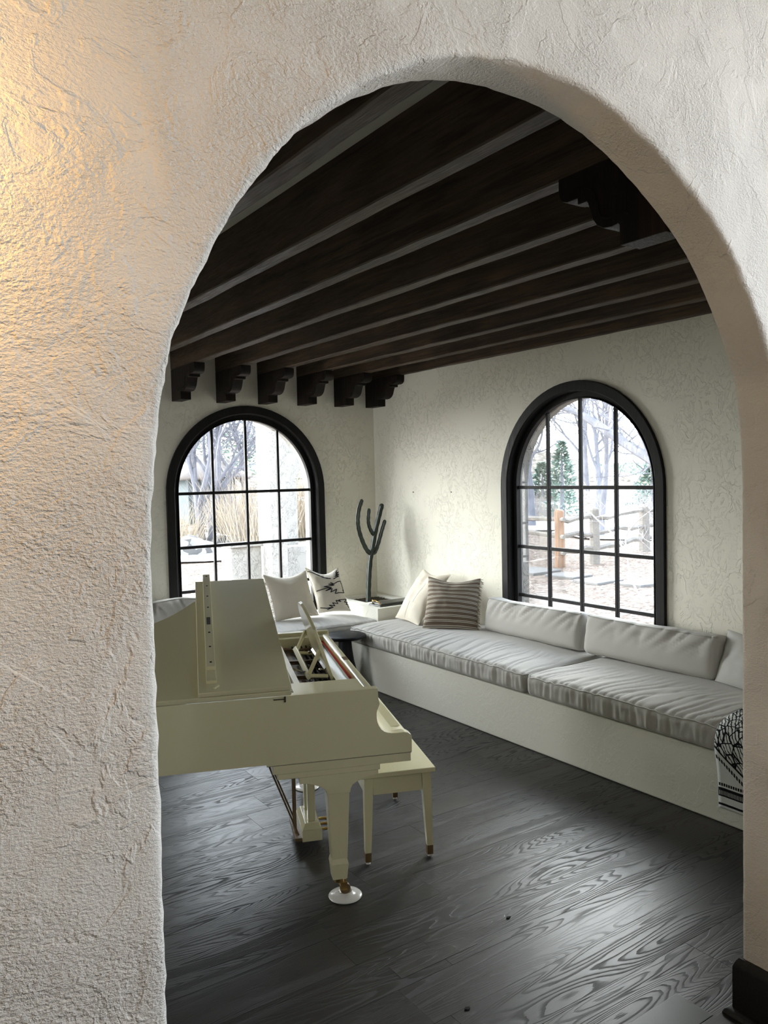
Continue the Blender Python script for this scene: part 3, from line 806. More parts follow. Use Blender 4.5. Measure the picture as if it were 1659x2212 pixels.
# brown striped pillow
m = Mt('brown_stripe', (.12, .08, .05), .9, spec=.15, sheen=.2)
uvn = m.node('ShaderNodeSeparateXYZ'); m.l.new(m.tc.outputs['UV'], uvn.inputs[0])
f = m.math('FRACT', m.math('ADD', m.math('MULTIPLY', uvn.outputs[1], 11.0), .15))
def band(x, c, w): return m.math('LESS_THAN', m.math('ABSOLUTE', m.math('SUBTRACT', x, c)), w)
st = m.math('MAXIMUM', band(f, .30, .055), band(f, .56, .055))
bk = band(f, .43, .05)
c = m.mixc(st, (.135, .098, .068), (.74, .70, .60)); c = m.mixc(bk, c, (.03, .024, .025))
nz = m.noise(m.mapv((1, 1, 4)), 120, 3, .7); c = m.mixc(m.math('MULTIPLY', nz, .5), c, (.20, .16, .12)); m.color(c)
m.bump(m.math('MULTIPLY', nz, .0012)); M['stripe'] = m.m
P4 = Pil((4.20, 5.62, .568), (4.50, 5.22, .568), (4.40, 5.78, .995), (4.70, 5.40, .985), .16, .03, .10, 4)
r4 = pillow('throw_pillow', P4, M['stripe'], 'brown throw pillow with cream stripes and fringed right edge, in front of the cream one')
mb = MB(); rnd = random.Random(8)
for k in range(60):
    v = .02+.96*k/59; a = P4.pt(1, v, 1)-r4.location
    q = a+P4.right.normalized()*rnd.uniform(.02, .035)-P4.up.normalized()*rnd.uniform(0, .03)
    mb.tube([a, (a+q)/2, q], [.003, .0026, .0012], 4)
mb.build('fringe', M['fringeb'], r4)
mb = MB()
for u in (.97, .98, .99):
    a = P4.pt(u, 0.0, 1)-r4.location; mb.tube([a, a+Vector((-.01+u*.02, -.01, -.0)), a+Vector((-.02+.04*u, -.02, -.004))], .003, 4)
mb.build('tassel', M['fringeb'], r4)
P5 = Pil((4.56, 2.99, .57), (4.43, 2.52, .57), (4.74, 3.01, .875), (4.66, 2.55, .86), .12, .03, .04, 5)
pillow('throw_pillow', P5, M['cushb'], 'small plain grey throw pillow at the end of the bench by the arch')

# ------------------------------------------------------------------ throw blanket over the bench edge
m = Mt('black_line_print', (.7, .7, .68), .9, spec=.1)
sp = m.node('ShaderNodeSeparateXYZ'); m.l.new(m.tc.outputs['UV'], sp.inputs[0]); U_, V_ = sp.outputs[0], sp.outputs[1]
vor = m.node('ShaderNodeTexVoronoi', feature='DISTANCE_TO_EDGE'); mp = m.mapv((5, 9, 1), coord='UV'); nzz = m.noise(mp, 1.5, 2)
m.l.new(mp, vor.inputs['Vector']); vor.inputs['Scale'].default_value = 2.2
ve = m.math('LESS_THAN', vor.outputs[0], .055)
wv = m.node('ShaderNodeTexWave', wave_type='BANDS', bands_direction='DIAGONAL'); m.l.new(m.mapv((6, 6, 1), coord='UV'), wv.inputs[0]); wv.inputs['Scale'].default_value = 3.2; wv.inputs['Distortion'].default_value = 5
wl = m.math('LESS_THAN', wv.outputs['Fac'], .24)
top = m.math('GREATER_THAN', V_, m.math('ADD', m.math('MULTIPLY', m.math('ABSOLUTE', m.math('SUBTRACT', U_, .27)), .50), .195))
pat = m.math('MULTIPLY', m.math('MAXIMUM', ve, wl), top)
b1 = m.math('MULTIPLY', m.math('GREATER_THAN', V_, .062), m.math('LESS_THAN', V_, .108))
tick = m.math('GREATER_THAN', m.math('FRACT', m.math('MULTIPLY', U_, 70)), .68)
tk = m.math('MULTIPLY', tick, m.math('MULTIPLY', m.math('GREATER_THAN', V_, .070), m.math('LESS_THAN', V_, .092)))
b1 = m.math('SUBTRACT', b1, tk)
b2 = m.math('LESS_THAN', m.math('ABSOLUTE', m.math('SUBTRACT', V_, .022)), .006)
cur = m.math('ADD', m.math('MULTIPLY', m.math('ABSOLUTE', m.math('SUBTRACT', U_, .27)), .50), .165)
dcur = m.math('SUBTRACT', V_, cur)
lo_ = m.math('LESS_THAN', m.math('ABSOLUTE', m.math('ADD', dcur, .022)), .011)
lo_ = m.math('MULTIPLY', lo_, m.math('GREATER_THAN', m.math('FRACT', m.math('MULTIPLY', U_, 46)), .3))
b3 = m.math('MAXIMUM', m.math('LESS_THAN', m.math('ABSOLUTE', m.math('SUBTRACT', dcur, .024)), .007), lo_)
b4 = m.math('MULTIPLY', m.math('LESS_THAN', m.math('ABSOLUTE', m.math('SUBTRACT', V_, .125)), .008), m.math('GREATER_THAN', m.math('FRACT', m.math('MULTIPLY', U_, 44)), .25))
for b in (b1, b2, b3, b4): pat = m.math('MAXIMUM', pat, b)
m.color(m.mixc(pat, (.68, .69, .68), (.012, .012, .015))); nb = m.noise(m.mapv(), 300, 2); m.bump(m.math('MULTIPLY', nb, .0008))
M['print'] = m.m
mb = MB(); rows = []; uv = []
path = catmull([(4.45, .590), (4.2, .600), (4.0, .590), (3.90, .572), (3.835, .54), (3.808, .49), (3.803, .42), (3.822, .34), (3.838, .22), (3.845, .10)], 8)
LN = [0]
for a, b in zip(path[:-1], path[1:]): LN.append(LN[-1]+math.dist(a, b))
for i, (x, z) in enumerate(path):
    row = []
    for j in range(31):
        y = 2.492-.60*j/30
        wob = .006*mn.noise(Vector((j*.35, z*3, 1)))*min(1, (i/30))
        row.append((x-wob-.002, y+.006*mn.noise(Vector((z*4, 0, 3))), z+(.002*mn.noise(Vector((j*.4, x*6, 0)))))); uv.append((j/30, 1-LN[i]/LN[-1]))
    rows.append(row)
mb.grid(rows); mb.uv = uv
o = mb.build('throw_blanket', M['print'], smooth=True); s_ = o.modifiers.new('solid', 'SOLIDIFY'); s_.thickness = .005; s_.offset = 1
tag(o, 'white throw blanket with black line print hanging over the bench edge beside the arch', 'blanket')

# ------------------------------------------------------------------ cactus
root = empty('cactus', (4.43, 6.85, .60)); tag(root, 'tall branching green cactus standing in the corner planter', 'cactus')
def cpath(pts, r, name, tipk=4, rs=None):
    p = catmull([(x, y, z) for x, y, z in pts], 8); n = len(p); rad = []
    for i in range(n):
        t = i/(n-1); q = r*(1-.08*t)*(1+.06*math.sin(i*1.3))
        rad.append(q)
    # rounded tip and slightly narrowed foot
    d = (Vector(p[-1])-Vector(p[-2])).normalized()
    for a in (25, 50, 70, 85): p.append(tuple(Vector(p[n-1])+d*r*math.sin(R(a)))); rad.append(r*.92*math.cos(R(a)))
    for i in range(4): rad[i] *= (.72+.07*i) if name != 'stem' else 1
    mb = MB(); mb.tube([Vector(q)-root.location for q in p], rad, 30, lobes=5, lobe=.30)
    mb.build(name, M['cactus'], root, smooth=True)
cpath([(4.43, 6.85, .60), (4.436, 6.85, .75), (4.447, 6.85, .90), (4.47, 6.85, 1.08), (4.50, 6.85, 1.20), (4.54, 6.85, 1.36), (4.585, 6.85, 1.50), (4.622, 6.85, 1.61)], .029, 'stem')
cpath([(4.475, 6.85, 1.12), (4.42, 6.845, 1.17), (4.365, 6.84, 1.27), (4.328, 6.84, 1.38), (4.318, 6.84, 1.48), (4.335, 6.84, 1.59), (4.368, 6.84, 1.67)], .024, 'arm')
cpath([(4.525, 6.85, 1.31), (4.487, 6.845, 1.35), (4.455, 6.84, 1.41), (4.445, 6.84, 1.48), (4.456, 6.84, 1.575)], .021, 'arm')
cpath([(4.50, 6.85, 1.12), (4.54, 6.86, 1.15), (4.585, 6.865, 1.24), (4.632, 6.87, 1.36), (4.668, 6.87, 1.445)], .022, 'arm')

# tray with branch handles on the planter
root = empty('tray', (4.54, 6.55, .638)); tag(root, 'small dark rectangular tray with gold branch handles on the planter edge', 'tray')
mb = MB(); mb.box(-.235, .235, -.105, .105, 0, .010); mb.box(-.20, .20, -.085, .085, .010, .028); mb.build('tray_base', M['tray'], root, bevel=.004)
for s in (-1, 1):
    mb = MB(); x = s*.205
    mb.tube(catmull([(x, -.07, .01), (x+s*.012, -.06, .04), (x+s*.02, -.03, .046), (x+s*.01, .0, .052), (x+s*.022, .03, .045), (x+s*.012, .06, .04), (x, .07, .01)], 4), .0055, 6)
    for t in ((-.035, .03), (.01, .035), (.04, -.03)): mb.tube([(x+s*.015, t[0], .047), (x+s*.035, t[0]+t[1]*.6, .060)], [.004, .002], 5)
    mb.build('handle', M['gold'], root, smooth=True)
# side table
root = empty('side_table', (3.665, 6.07, 0)); tag(root, 'round black wooden side table with tapered pedestal in the bench corner', 'table')
MB().lathe([(.10, 0), (.165, 0), (.165, .008), (.15, .03), (.11, .14), (.078, .28), (.062, .40), (.058, .47)], 0, 0, 40).build('pedestal', M['black'], root, autosmooth=35)
MB().lathe([(.05, .468), (.13, .472), (.168, .480), (.183, .492), (.186, .502), (.182, .510), (.172, .514), (.0, .514)], 0, 0, 56).build('table_top', M['black'], root, autosmooth=35)

# ------------------------------------------------------------------ grand piano; local x = towards the player, y = along the keyboard, z = up
TH = .3685
PO = (1.8076, 3.0277, 0)
piano = empty('grand_piano', PO, -TH)
tag(piano, 'cream grand piano with the lid slightly raised and front flap folded back', 'piano')
UL = 1.454
def rim_outline(off=0.0, fl=-.34):
    pts = [(-1.10, 0), (-1.27, .02), (-1.40, .10), (-1.475, .26), (-1.47, .44), (-1.39, .58), (-1.25, .67), (-1.08, .74), (-.94, .815), (-.824, .916), (-.742, 1.018), (-.66, 1.15), (-.57, 1.31), (-.50, 1.40), (-.42, UL-.012), (-.34, UL)]
    return [(fl, 0), (-.6, 0), (-.9, 0)]+catmull(pts, 5)
def offset_in(pts, d):
    out = []
    for i, p in enumerate(pts):
        a = Vector(pts[max(i-1, 0)]); b = Vector(pts[min(i+1, len(pts)-1)]); t = (b-a).normalized()
        out.append((p[0]+t.y*-(-d)*1.0, p[1]-t.x*d*1.0))
    return out
ro = rim_outline(); ri = offset_in(ro, .048)
mb = MB(); n = len(ro); vs = []
for a, b in zip(ro, ri): vs += [(a[0], a[1], .672), (b[0], b[1], .672), (b[0], b[1], .972), (a[0], a[1], .972)]
fs = []
for i in range(n-1):
    for k in range(4): fs.append((4*i+k, 4*i+(k+1) % 4, 4*i+4+(k+1) % 4, 4*i+4+k))
fs += [(0, 1, 2, 3), (4*n-4, 4*n-3, 4*n-2, 4*n-1)]
mb.add(vs, fs); rim = mb.build('rim', M['piano'], piano, autosmooth=35)
# cheeks / arms with the scrolled front
armp = [(-.345, .664), (.317, .664), (.318, .735), (.312, .748), (.300, .756), (.28, .760), (.25, .759), (.225, .760), (.205, .764), (.19, .771), (.176, .783), (.166, .798), (.159, .816), (.156, .838), (.156, .858), (.159, .872), (.166, .886), (.1705, .897), (.1705, .903), (.165, .925), (.163, .972), (-.345, .972)]
for u0, u1 in ((0, .05), (UL-.05, UL)):
    MB().prism(armp, u0, u1, 'Y').build('arm', M['piano'], piano, bevel=.003)
# soundboard and inside
inn = [(p[0], p[1]) for p in ri]
mb = MB(); mb.prism(inn+[(-.0, UL-.048), (.0, .048)], .70, .86, 'Z'); mb.build('soundboard', M['inner'], piano)
mb = MB(); mb.box(-.32, .105, .05, UL-.05, .70, .875); mb.build('pin_block', M['inner'], piano, bevel=.003)
mb = MB()
# cast plate: web, struts and wavy edge
wav = [(-.30+.03*math.sin(k*.9), .07+1.31*k/24) for k in range(25)]
mb.prism([(-.10, .06), (-.10, 1.39)]+[(w, u) for w, u in reversed(wav)], .876, .884, 'Z')
for u in (.30, .62, .96, 1.26):
    mb.prism(catmull([(-.30, u-.012), (-.12, u-.02), (-.04, u-.035), (.05, u-.015), (.05, u+.012), (-.04, u-.005), (-.12, u+.012), (-.30, u+.016)], 3), .884, .905, 'Z')
mb.box(.03, .08, .06, UL-.06, .876, .897)
mb.build('cast_plate', M['plate'], piano, autosmooth=35)
mb = MB()
for s_ in range(4):
    for k in range(40):
        u = .10+1.26*k/39+.006*(s_ % 2)
        if any(abs(u-q) < .018 for q in (.30, .62, .96, 1.26)): continue
        w = -.075+.028*s_
        mb.tube([(w, u, .878), (w, u, .905)], .0035, 6)
pins = mb.build('tuning_pins', M['steel'], piano); pins['kind'] = 'stuff'
mb = MB()
for k in range(90):
    u = .09+1.28*k/89; mb.tube([(-.05, u, .896), (-.34, u-.01, .888)], .0007, 4)
st_ = mb.build('strings', M['chrome'], piano); st_['kind'] = 'stuff'
for u in (.34, 1.31):
    mb = MB(); mb.tube([(-.21+.0075*k, u+.010*math.sin(k*2.1), .892) for k in range(15)], [.008+.003*math.cos(k*2.1) for k in range(15)], 6); mb.build('damper_felt', M['pinkfelt'], piano, smooth=True)
# flat shelves each side of the desk opening
MB().box(-.205, .125, .05, .285, .876, .952).build('desk_shelf', M['piano'], piano, bevel=.003)
MB().box(-.205, .125, 1.335, UL-.05, .876, .952).build('desk_shelf', M['piano'], piano, bevel=.003)
MB().box(-.185, -.155, .285, 1.335, .925, .950).build('desk_rail', M['piano'], piano, bevel=.003)
# name board, key strip felt, fallboard
MB().prism([(.035, .897), (.035, .925), (.085, .905), (.100, .893), (.100, .876), (.035, .876)], .285, 1.335, 'Y').build('name_board', M['piano'], piano, bevel=.002)
MB().box(.090, .100, .05, UL-.05, .876, .93).build('chrome_rail', M['chrome'], piano)
MB().box(.101, .117, .285, 1.335, .88, .925).build('felt_strip', M['felt'], piano, bevel=.002)
fb = [(.117, .85), (.117, .953), (.124, .957), (.152, .957), (.158, .948), (.1585, .925), (.163, .903), (.163, .897), (.155, .884), (.150, .858), (.151, .836), (.156, .812), (.164, .793), (.176, .777), (.192, .766), (.21, .759), (.25, .755), (.296, .752), (.306, .744), (.308, .735), (.308, .668), (.117, .668)]
MB().prism(fb, .0505, UL-.0505, 'Y').build('fallboard', M['piano'], piano, bevel=.002)
MB().box(.124, .150, .66, .73, .9575, .9585).build('lock_plate', M['brassd'], piano)
MB().box(.205, .290, .11, UL-.11, .7550, .7556).build('key_cover_inlay', M['piano'], piano)
# under-case mouldings
MB().box(-.32, .312, .003, UL-.003, .622, .664).build('key_bed', M['piano'], piano, bevel=.003)
MB().box(-.345, .314, .0015, UL-.0015, .6615, .6640).build('key_bed_groove', M['groove'], piano)
MB().box(-.30, .167, .006, UL-.006, .596, .6225).build('bed_moulding', M['piano'], piano, bevel=.003)
MB().prism([(-1.40, .30), (-1.0, .10), (-.34, .06), (-.34, 1.36), (-.62, 1.1), (-.86, .80), (-1.2, .60)], .655, .705, 'Z').build('bottom_board', M['inner'], piano)
# side latch
mb = MB(); mb.tube([(-.307, -.003, .960), (-.258, -.003, .9595)], .0022, 6); mb.tube([(-.257, -.004, .972), (-.257, -.004, .947)], .0035, 8); mb.build('lid_latch', M['steel'], piano)
# lid, hinged on the near side and raised on the far side
LA = math.atan(.205)
def lidT(w, u, h):       # point on lid: u along, h above its lower face
    c, s = math.cos(LA), math.sin(LA); return (w, (u)*c-h*s-.002, .9745+u*s+h*c)
def lprism(out, h0, h1):
    mb = MB(); n = len(out); mb.add([lidT(w, u, h0) for w, u in out]+[lidT(w, u, h1) for w, u in out],
        [tuple(range(n-1, -1, -1)), tuple(range(n, 2*n))]+[(i, (i+1) % n, n+(i+1) % n, n+i) for i in range(n)]); return mb
c_ = 1/math.cos(LA)
lo = [(-.228, 0)]+[(w, u*c_) for w, u in rim_outline(fl=-.30)[1:]]+[(-.228, UL*c_)]
lid = lprism(lo, 0, .022).build('lid', M['piano'], piano, bevel=.004)
fl = [(-.2265, -.0), (-.628, -.0), (-.636, UL*c_), (-.2265, UL*c_)]
flap = lprism(fl, .0235, .045).build('front_flap', M['piano'], lid, bevel=.004)
def lbox(w0, w1, u0, u1, h0, h1): return lprism([(w0, u0), (w1, u0), (w1, u1), (w0, u1)], h0, h1)
lbox(-.592, -.548, .085, UL*c_+.01, .045, .060).build('moulding_pad', M['piano'], flap, bevel=.002)
bar = lbox(-.590, -.550, .19, UL*c_+.03, .060, .078).build('flap_moulding', M['piano'], flap, bevel=.002)
for k in range(8):
    u = .24+1.24*k/7; mb = lbox(-.574, -.564, u-.007, u+.007, .0780, .0786); mb.build('screw_hole', M['sub'], flap)
lbox(-.580, -.560, .70, .80, .0780, .0790).build('lid_lock', M['steel'], flap)
mb = MB(); mb.tube([lidT(-.56, .03, .048), lidT(-.54, .055, .048)], .006, 6); mb.build('rubber_bumper', M['piano'], flap)
mb = MB(); mb.tube([(-.229, .01*c_, .978), (-.229, UL-.01, 1.27)], .0035, 6); mb.build('flap_hinge', M['brass'], lid)
mb = MB(); mb.tube([(-.46, 1.375, .965), (-.46, 1.375, 1.245)], .008, 8); mb.build('lid_prop', M['piano'], piano)
# music desk, seen from behind
desk = None
def dT(a, u, th_):       # a = height along the panel
    tl = R(18); return (.022-a*math.sin(tl)*1.0-th_*math.cos(tl)*-1, u, .905+a*math.cos(tl)+th_*math.sin(tl))
out = [(0.0, .46), (.275, .46)]+[(.275+.10*math.sin(math.pi*k/14)**.8, .46+.56*k/14) for k in range(1, 14)]+[(.275, 1.02), (0.0, 1.02)]
mb = MB(); n = len(out); mb.add([dT(a, u, 0) for a, u in out]+[dT(a, u, .018) for a, u in out], [tuple(range(n)), tuple(range(n, 2*n))]+[(i, (i+1) % n, n+(i+1) % n, n+i) for i in range(n)])
desk = mb.build('music_desk', M['piano'], piano, bevel=.003)
def bar_(a, b, w=.012, t=.006):
    a = Vector(a); b = Vector(b); mb = MB(); d = (b-a).normalized(); s = d.orthogonal().normalized()
    q = d.cross(s); vs = []
    for p in (a, b):
        for i, j in ((-1, -1), (1, -1), (1, 1), (-1, 1)): vs.append(p+s*i*w+q*j*t)
    mb.add(vs, [(0, 1, 2, 3), (4, 5, 6, 7), (0, 1, 5, 4), (1, 2, 6, 5), (2, 3, 7, 6), (3, 0, 4, 7)]); return mb
g = MB()
for a, b, w, t in (((-.088, .455, .930), (-.090, 1.04, .955), .013, .008),):
    q = bar_(a, b, w, t); g.add(q.v, q.f)
g.build('prop_bar', M['piano'], desk, bevel=.002)
for u in (.47, 1.01):
    bar_((-.088, u, .935), (.010, u, .925), .009, .006).build('base_arm', M['piano'], desk, bevel=.002)
    bar_((-.088, u, .940), dT(.165, u+.0, 0), .011, .006).build('support_arm', M['piano'], desk, bevel=.002)
q = bar_(dT(.055, .50, -.004), dT(.055, .98, -.004), .006, .004); q.build('rear_rail', M['chrome'], desk)
for u in (.53, .95):
    mb = MB(); mb.tube([dT(.05, u, -.002), dT(.052, u, -.03), dT(.06, u, -.03)], .006, 8); mb.build('knob', M['chrome'], desk, smooth=True)
mb = MB(); mb.tube([(-.165, .62, .945), (-.11, .56, .935), (-.085, .545, .935)], .006, 6); mb.build('friction_stay', M['chrome'], desk)
# legs
def leg(w, u, name='leg', bracket=True):
    r = empty(name); r.parent = piano; r.location = (w, u, 0)
    mb = MB(); p0 = [(-.052, .545), (.052, .545)]
    # tapered shaft, flared foot block
    mb.frustum(0, 0, .036, .036, .195, 0, 0, .052, .052, .545)
    mb.build('shaft', M['piano'], r, bevel=.003)
    mb = MB(); mb.frustum(0, 0, .033, .033, .098, 0, 0, .040, .040, .170); mb.frustum(0, 0, .040, .040, .170, 0, 0, .034, .034, .197); mb.build('foot_block', M['piano'], r, bevel=.002)
    if bracket:
        a = [(.185, .596), (.185, .5755), (.155, .571), (.115, .562), (.085, .552), (.066, .540), (.056, .524), (.053, .505), (-.053, .505), (-.056, .520), (-.066, .534), (-.088, .548), (-.12, .560), (-.150, .566), (-.175, .5665), (-.176, .596)]
        MB().prism(a, -.055, .055, 'Y').build('leg_bracket', M['piano'], r, bevel=.002)
    mb = MB(); mb.tube([(0, 0, .10), (0, 0, .075)], .022, 16); mb.tube([(0, 0, .08), (.012, 0, .062), (.02, 0, .045)], [.012, .012, .010], 8); mb.box(.004, .036, -.017, -.012, .035, .075); mb.box(.004, .036, .012, .017, .035, .075)
    mb.build('caster_fork', M['brass'], r, bevel=.0015)
    mb = MB(); mb.tube([(.027, -.011, .040), (.027, .011, .040)], .024, 20); mb.build('caster_wheel', M['brassd'], r, smooth=False)
    return r
leg(-.027, .062); leg(-.027, 1.392); leg(-1.12, .36, bracket=False)
MB().box(-1.22, -1.02, .26, .46, .54, .66).build('leg_block', M['piano'], piano, bevel=.003)
# lyre with pedals
lyre = empty('pedal_lyre'); lyre.parent = piano; lyre.location = (-.078, .70, 0)
for u in (-.075, .075):
    MB().box(-.018, .022, u-.022, u+.022, .130, .60).build('lyre_post', M['piano'], lyre, bevel=.004)
mb = MB(); mb.box(-.055, .050, -.135, .135, .040, .100); mb.frustum(-.002, 0, .052, .135, .100, .0, 0, .036, .115, .130); mb.build('pedal_box', M['piano'], lyre, bevel=.003)
for u in (-.065, 0, .065):
    mb = MB(); mb.tube([(.045, u, .070), (.09, u, .068), (.13, u, .064), (.155, u, .060)], [.006, .008, .012, .010], 10); mb.build('pedal', M['brass'], lyre, smooth=True)
    mb = MB(); mb.tube([(-.078, u, .06), (-.078, u, .62)], .0035, 6); mb.build('trap_rod', M['brassd'], lyre)
for u in (-.11, .11):
    mb = MB(); mb.tube([(-.07, u, .07), (-.27, u*.9, .60)], .005, 6); mb.build('lyre_brace', M['brassd'], lyre)
mb = MB(); mb.box(-.092, -.055, -.13, .13, .045, .062); mb.build('rod_bracket', M['brassd'], lyre)
MB().box(-.10, .07, -.15, .15, .585, .60).build('lyre_plate', M['piano'], lyre)
# caster cups
ct, st2 = math.cos(TH), math.sin(TH)
def pw2(w, u): return (PO[0]+w*ct+u*st2, PO[1]-w*st2+u*ct, 0)
def cup(w, u, label, first=None):
    if first: r = copy_tree(first); r.location = pw2(w, u)
    else:
        r = empty('caster_cup', pw2(w, u))
        MB().lathe([(.0, .0), (.072, .0), (.077, .003), (.078, .006), (.074, .0095), (.055, .0125), (.040, .017), (.035, .024), (.031, .027), (.027, .024), (.024, .0155), (0, .0155)], 0, 0, 48).build('cup', M['white'], r, smooth=True)
    tag(r, label, 'caster cup', 'white caster cups under the piano legs'); return r
c0 = cup(.0, .062, 'white round caster cup under the front leg of the piano')
cup(.0, 1.392, 'white round caster cup under the far keyboard-end leg, partly hidden behind the pedal lyre', c0)
cup(-1.093, .36, 'white round caster cup under the tail leg at the left end of the piano', c0)

# piano bench
pb = empty('piano_bench', PO, -TH); pb.location = pw2(.325, .70); pb.location[2] = 0
tag(pb, 'cream wooden piano bench with brass-capped legs pushed under the keyboard', 'bench')
bw, bu = .19, .405
MB().box(-bw, bw, -bu, bu, .442, .466).build('seat_lid', M['piano'], pb, bevel=.004)
for (x0, x1, y0, y1) in ((-.125, .125, -.372, -.352), (-.125, .125, .352, .372), (-.165, -.145, -.34, .34), (.145, .165, -.34, .34)):
    MB().box(x0, x1, y0, y1, .345, .442).build('apron', M['piano'], pb, bevel=.001)
for a in (-1, 1):
    for b in (-1, 1):
        r = empty('leg'); r.parent = pb; r.location = (0, 0, 0)
        cx, cy = a*.148, b*.356; fx, fy = a*.160, b*.368
        MB().frustum(fx, fy, .0155, .0155, .058, cx, cy, .024, .024, .442).build('leg_shaft', M['piano'], r, bevel=.002)
        MB().frustum(fx, fy, .0150, .0150, .012, fx, fy, .0158, .0158, .060).build('brass_cap', M['brassd'], r, bevel=.001)
        MB().lathe([(0, 0), (.011, 0), (.013, .006), (.008, .012)], fx, fy, 16).build('glide', M['white'], r)

# tiny things on wall and floor
for (y, z, lab) in ((6.601, 1.750, 'tiny dark screw in the right wall above the cactus shadow'), (5.983, 1.754, 'tiny dark screw in the right wall between corner and window')):
    mb = MB(); mb.tube([(XR+.004, y, z), (XR-.006, y, z)], .006, 8); tag(mb.build('wall_screw', M['steel']), lab, 'screw', 'tiny screws in the right wall')
for (x, y, lab, s) in ((2.305, 2.506, 'small black chip lying on the dark floor right of the piano bench', 1), (1.781, 2.159, 'small black chip on the dark floor near the bottom of the picture', 1.1)):
    mb = MB(); rr = random.Random(int(x*10)); pts = [(x+s*.010*math.cos(k*.9)*rr.uniform(.6, 1.5), y+s*.008*math.sin(k*.9)*rr.uniform(.6, 1.4)) for k in range(7)]
    mb.prism(pts, .0005, .004, 'Z'); tag(mb.build('dark_speck', M['sub']), lab, 'speck', 'small dark specks on the floor')  # irregular dark specks on the boards

# wall sconce just outside the left edge (its warm light grazes the plaster)
LAMP = 13.0
root = empty('wall_sconce', (-.17, YAF, 2.42)); tag(root, 'small warm wall lamp on the plaster left of the arch', 'lamp')
MB().box(-.04, .04, -.02, 0, -.09, .09).build('back_plate', M['steel'], root, bevel=.004)
mb = MB(); mb.tube([(0, -.02, 0), (0, -.09, 0), (0, -.10, .03)], .006, 8); mb.build('arm', M['steel'], root)
em = bpy.data.materials.new('lamp_glow'); em.use_nodes = True; e_ = em.node_tree.nodes['Principled BSDF']; e_.inputs['Emission Color'].default_value = (1, .55, .2, 1); e_.inputs['Emission Strength'].default_value = 8
mb = MB(); mb.lathe([(.004, .03), (.018, .045), (.022, .065), (.015, .09), (.003, .105)], 0, -.10, 16); mb.build('bulb', em, root, smooth=True)
pl = bpy.data.lights.new('lamp_light', 'POINT'); pl.energy = LAMP; pl.color = (1, .60, .25); pl.shadow_soft_size = .03
po = bpy.data.objects.new('lamp_light', pl); COL.objects.link(po); po.parent = root; po.location = (0, -.135, .06)

# ================================================================== OUTSIDE
def gmat(name, c1, c2, scale, detail=4, bump=.03, snow=None, c3=None):
    m = Mt(name, c1, .95, spec=.1); v = m.mapv()
    vor = m.node('ShaderNodeTexVoronoi'); m.l.new(m.mapv((1, 1.6, 1)), vor.inputs['Vector']); vor.inputs['Scale'].default_value = scale
    c = m.mixc(m.ramp(m.noise(v, scale*.8, detail, .7), [(.35, 0), (.65, 1)]), c1, c2)
    sepc = m.node('ShaderNodeSeparateColor'); m.l.new(vor.outputs['Color'], sepc.inputs[0])
    c = m.mixc(m.ramp(sepc.outputs[0], [(.55, 0), (.75, 1)]), c, c3 or tuple(min(1, x*1.7) for x in c2))
    c = m.mixc(m.ramp(sepc.outputs[1], [(.7, 0), (.85, .8)]), c, tuple(x*.35 for x in c1))
    if snow: c = m.mixc(m.ramp(m.noise(v, snow[0], 4, .6), [(snow[1], 0), (snow[1]+.03, 1)]), c, (.82, .85, .90))
    m.color(c); m.bump(m.math('MULTIPLY', sepc.outputs[2], bump)); return m.m
M['leaves'] = gmat('leaf_litter', (.11, .08, .065), (.17, .125, .10), 16, c3=(.27, .225, .185))
M['brushg'] = gmat('brown_slope', (.12, .105, .09), (.21, .18, .145), 5, snow=(.5, .60))
M['snow'] = Mt('snow', (.84, .87, .92), .8).m
M['hazy_bark'] = wood_dark('hazy_bark', (.15, .15, .17), (.24, .23, .25), rough=.9, along='Z', bump=.01)  # paler and bluer than plain bark: distance haze is put into the colour
M['twig'] = Mt('twig', (.27, .24, .23), .9).m  # lightened, with outdoor haze painted into the colour
M['twigp'] = Mt('pale_twig', (.30, .24, .17), .9).m
M['grass'] = Mt('dry_grass', (.26, .20, .13), .9).m
M['thatch'] = Mt('grey_thatch', (.24, .21, .19), .9).m
M['hazy_ever'] = gmat('evergreen', (.10, .14, .12), (.16, .21, .17), 9)  # greens made paler to carry the haze in their base colours
M['fence'] = wood_dark('grey_fence', (.17, .155, .14), (.26, .23, .20), rough=.9, along='Y', bump=.004)
M['postw'] = wood_dark('cedar_post', (.24, .12, .07), (.34, .25, .18), rough=.9, along='Z', bump=.004)
M['slab'] = plaster_room('flagstone', (.15, .142, .135), 2)
M['rock'] = gmat('rock', (.15, .14, .13), (.22, .20, .18), 3)
GZ = -.25
# ground: leaf litter near the house, snow field beyond, hill to the north
mb = MB(); rows = []
for i in range(61):
    row = []
    for j in range(61):
        x = XR+.18+(70-XR)*(i/60)**1.6; y = -20+(62)*j/60
        row.append((x, y, GZ+.05*mn.noise(Vector((x*.3, y*.3, 0)))))
    rows.append(row)
o = mb.grid(rows).build('garden_ground', M['leaves'], kind='structure', smooth=True)
mb = MB(); mb.add([(-20, YB+.17, GZ), (XR+.2, YB+.17, GZ), (XR+.2, 24, GZ), (-20, 24, GZ)], [(0, 1, 2, 3)])
mb.build('garden_ground_north', M['leaves'], kind='structure')
mb = MB(); rows = []
for i in range(50):
    row = []
    for j in range(30):
        x = 1+40*i/49; y = 20+26*j/29; t = max(0, (j-5)/24)
        row.append((x, y, GZ-.06+5.5*t**1.15+.35*mn.noise(Vector((x*.25, y*.25, 2)))*min(1, j/6)+(.0 if j > 0 else -.3)))
    rows.append(row)
mb.grid(rows).build('hillside', M['brushg'], kind='structure', smooth=True)
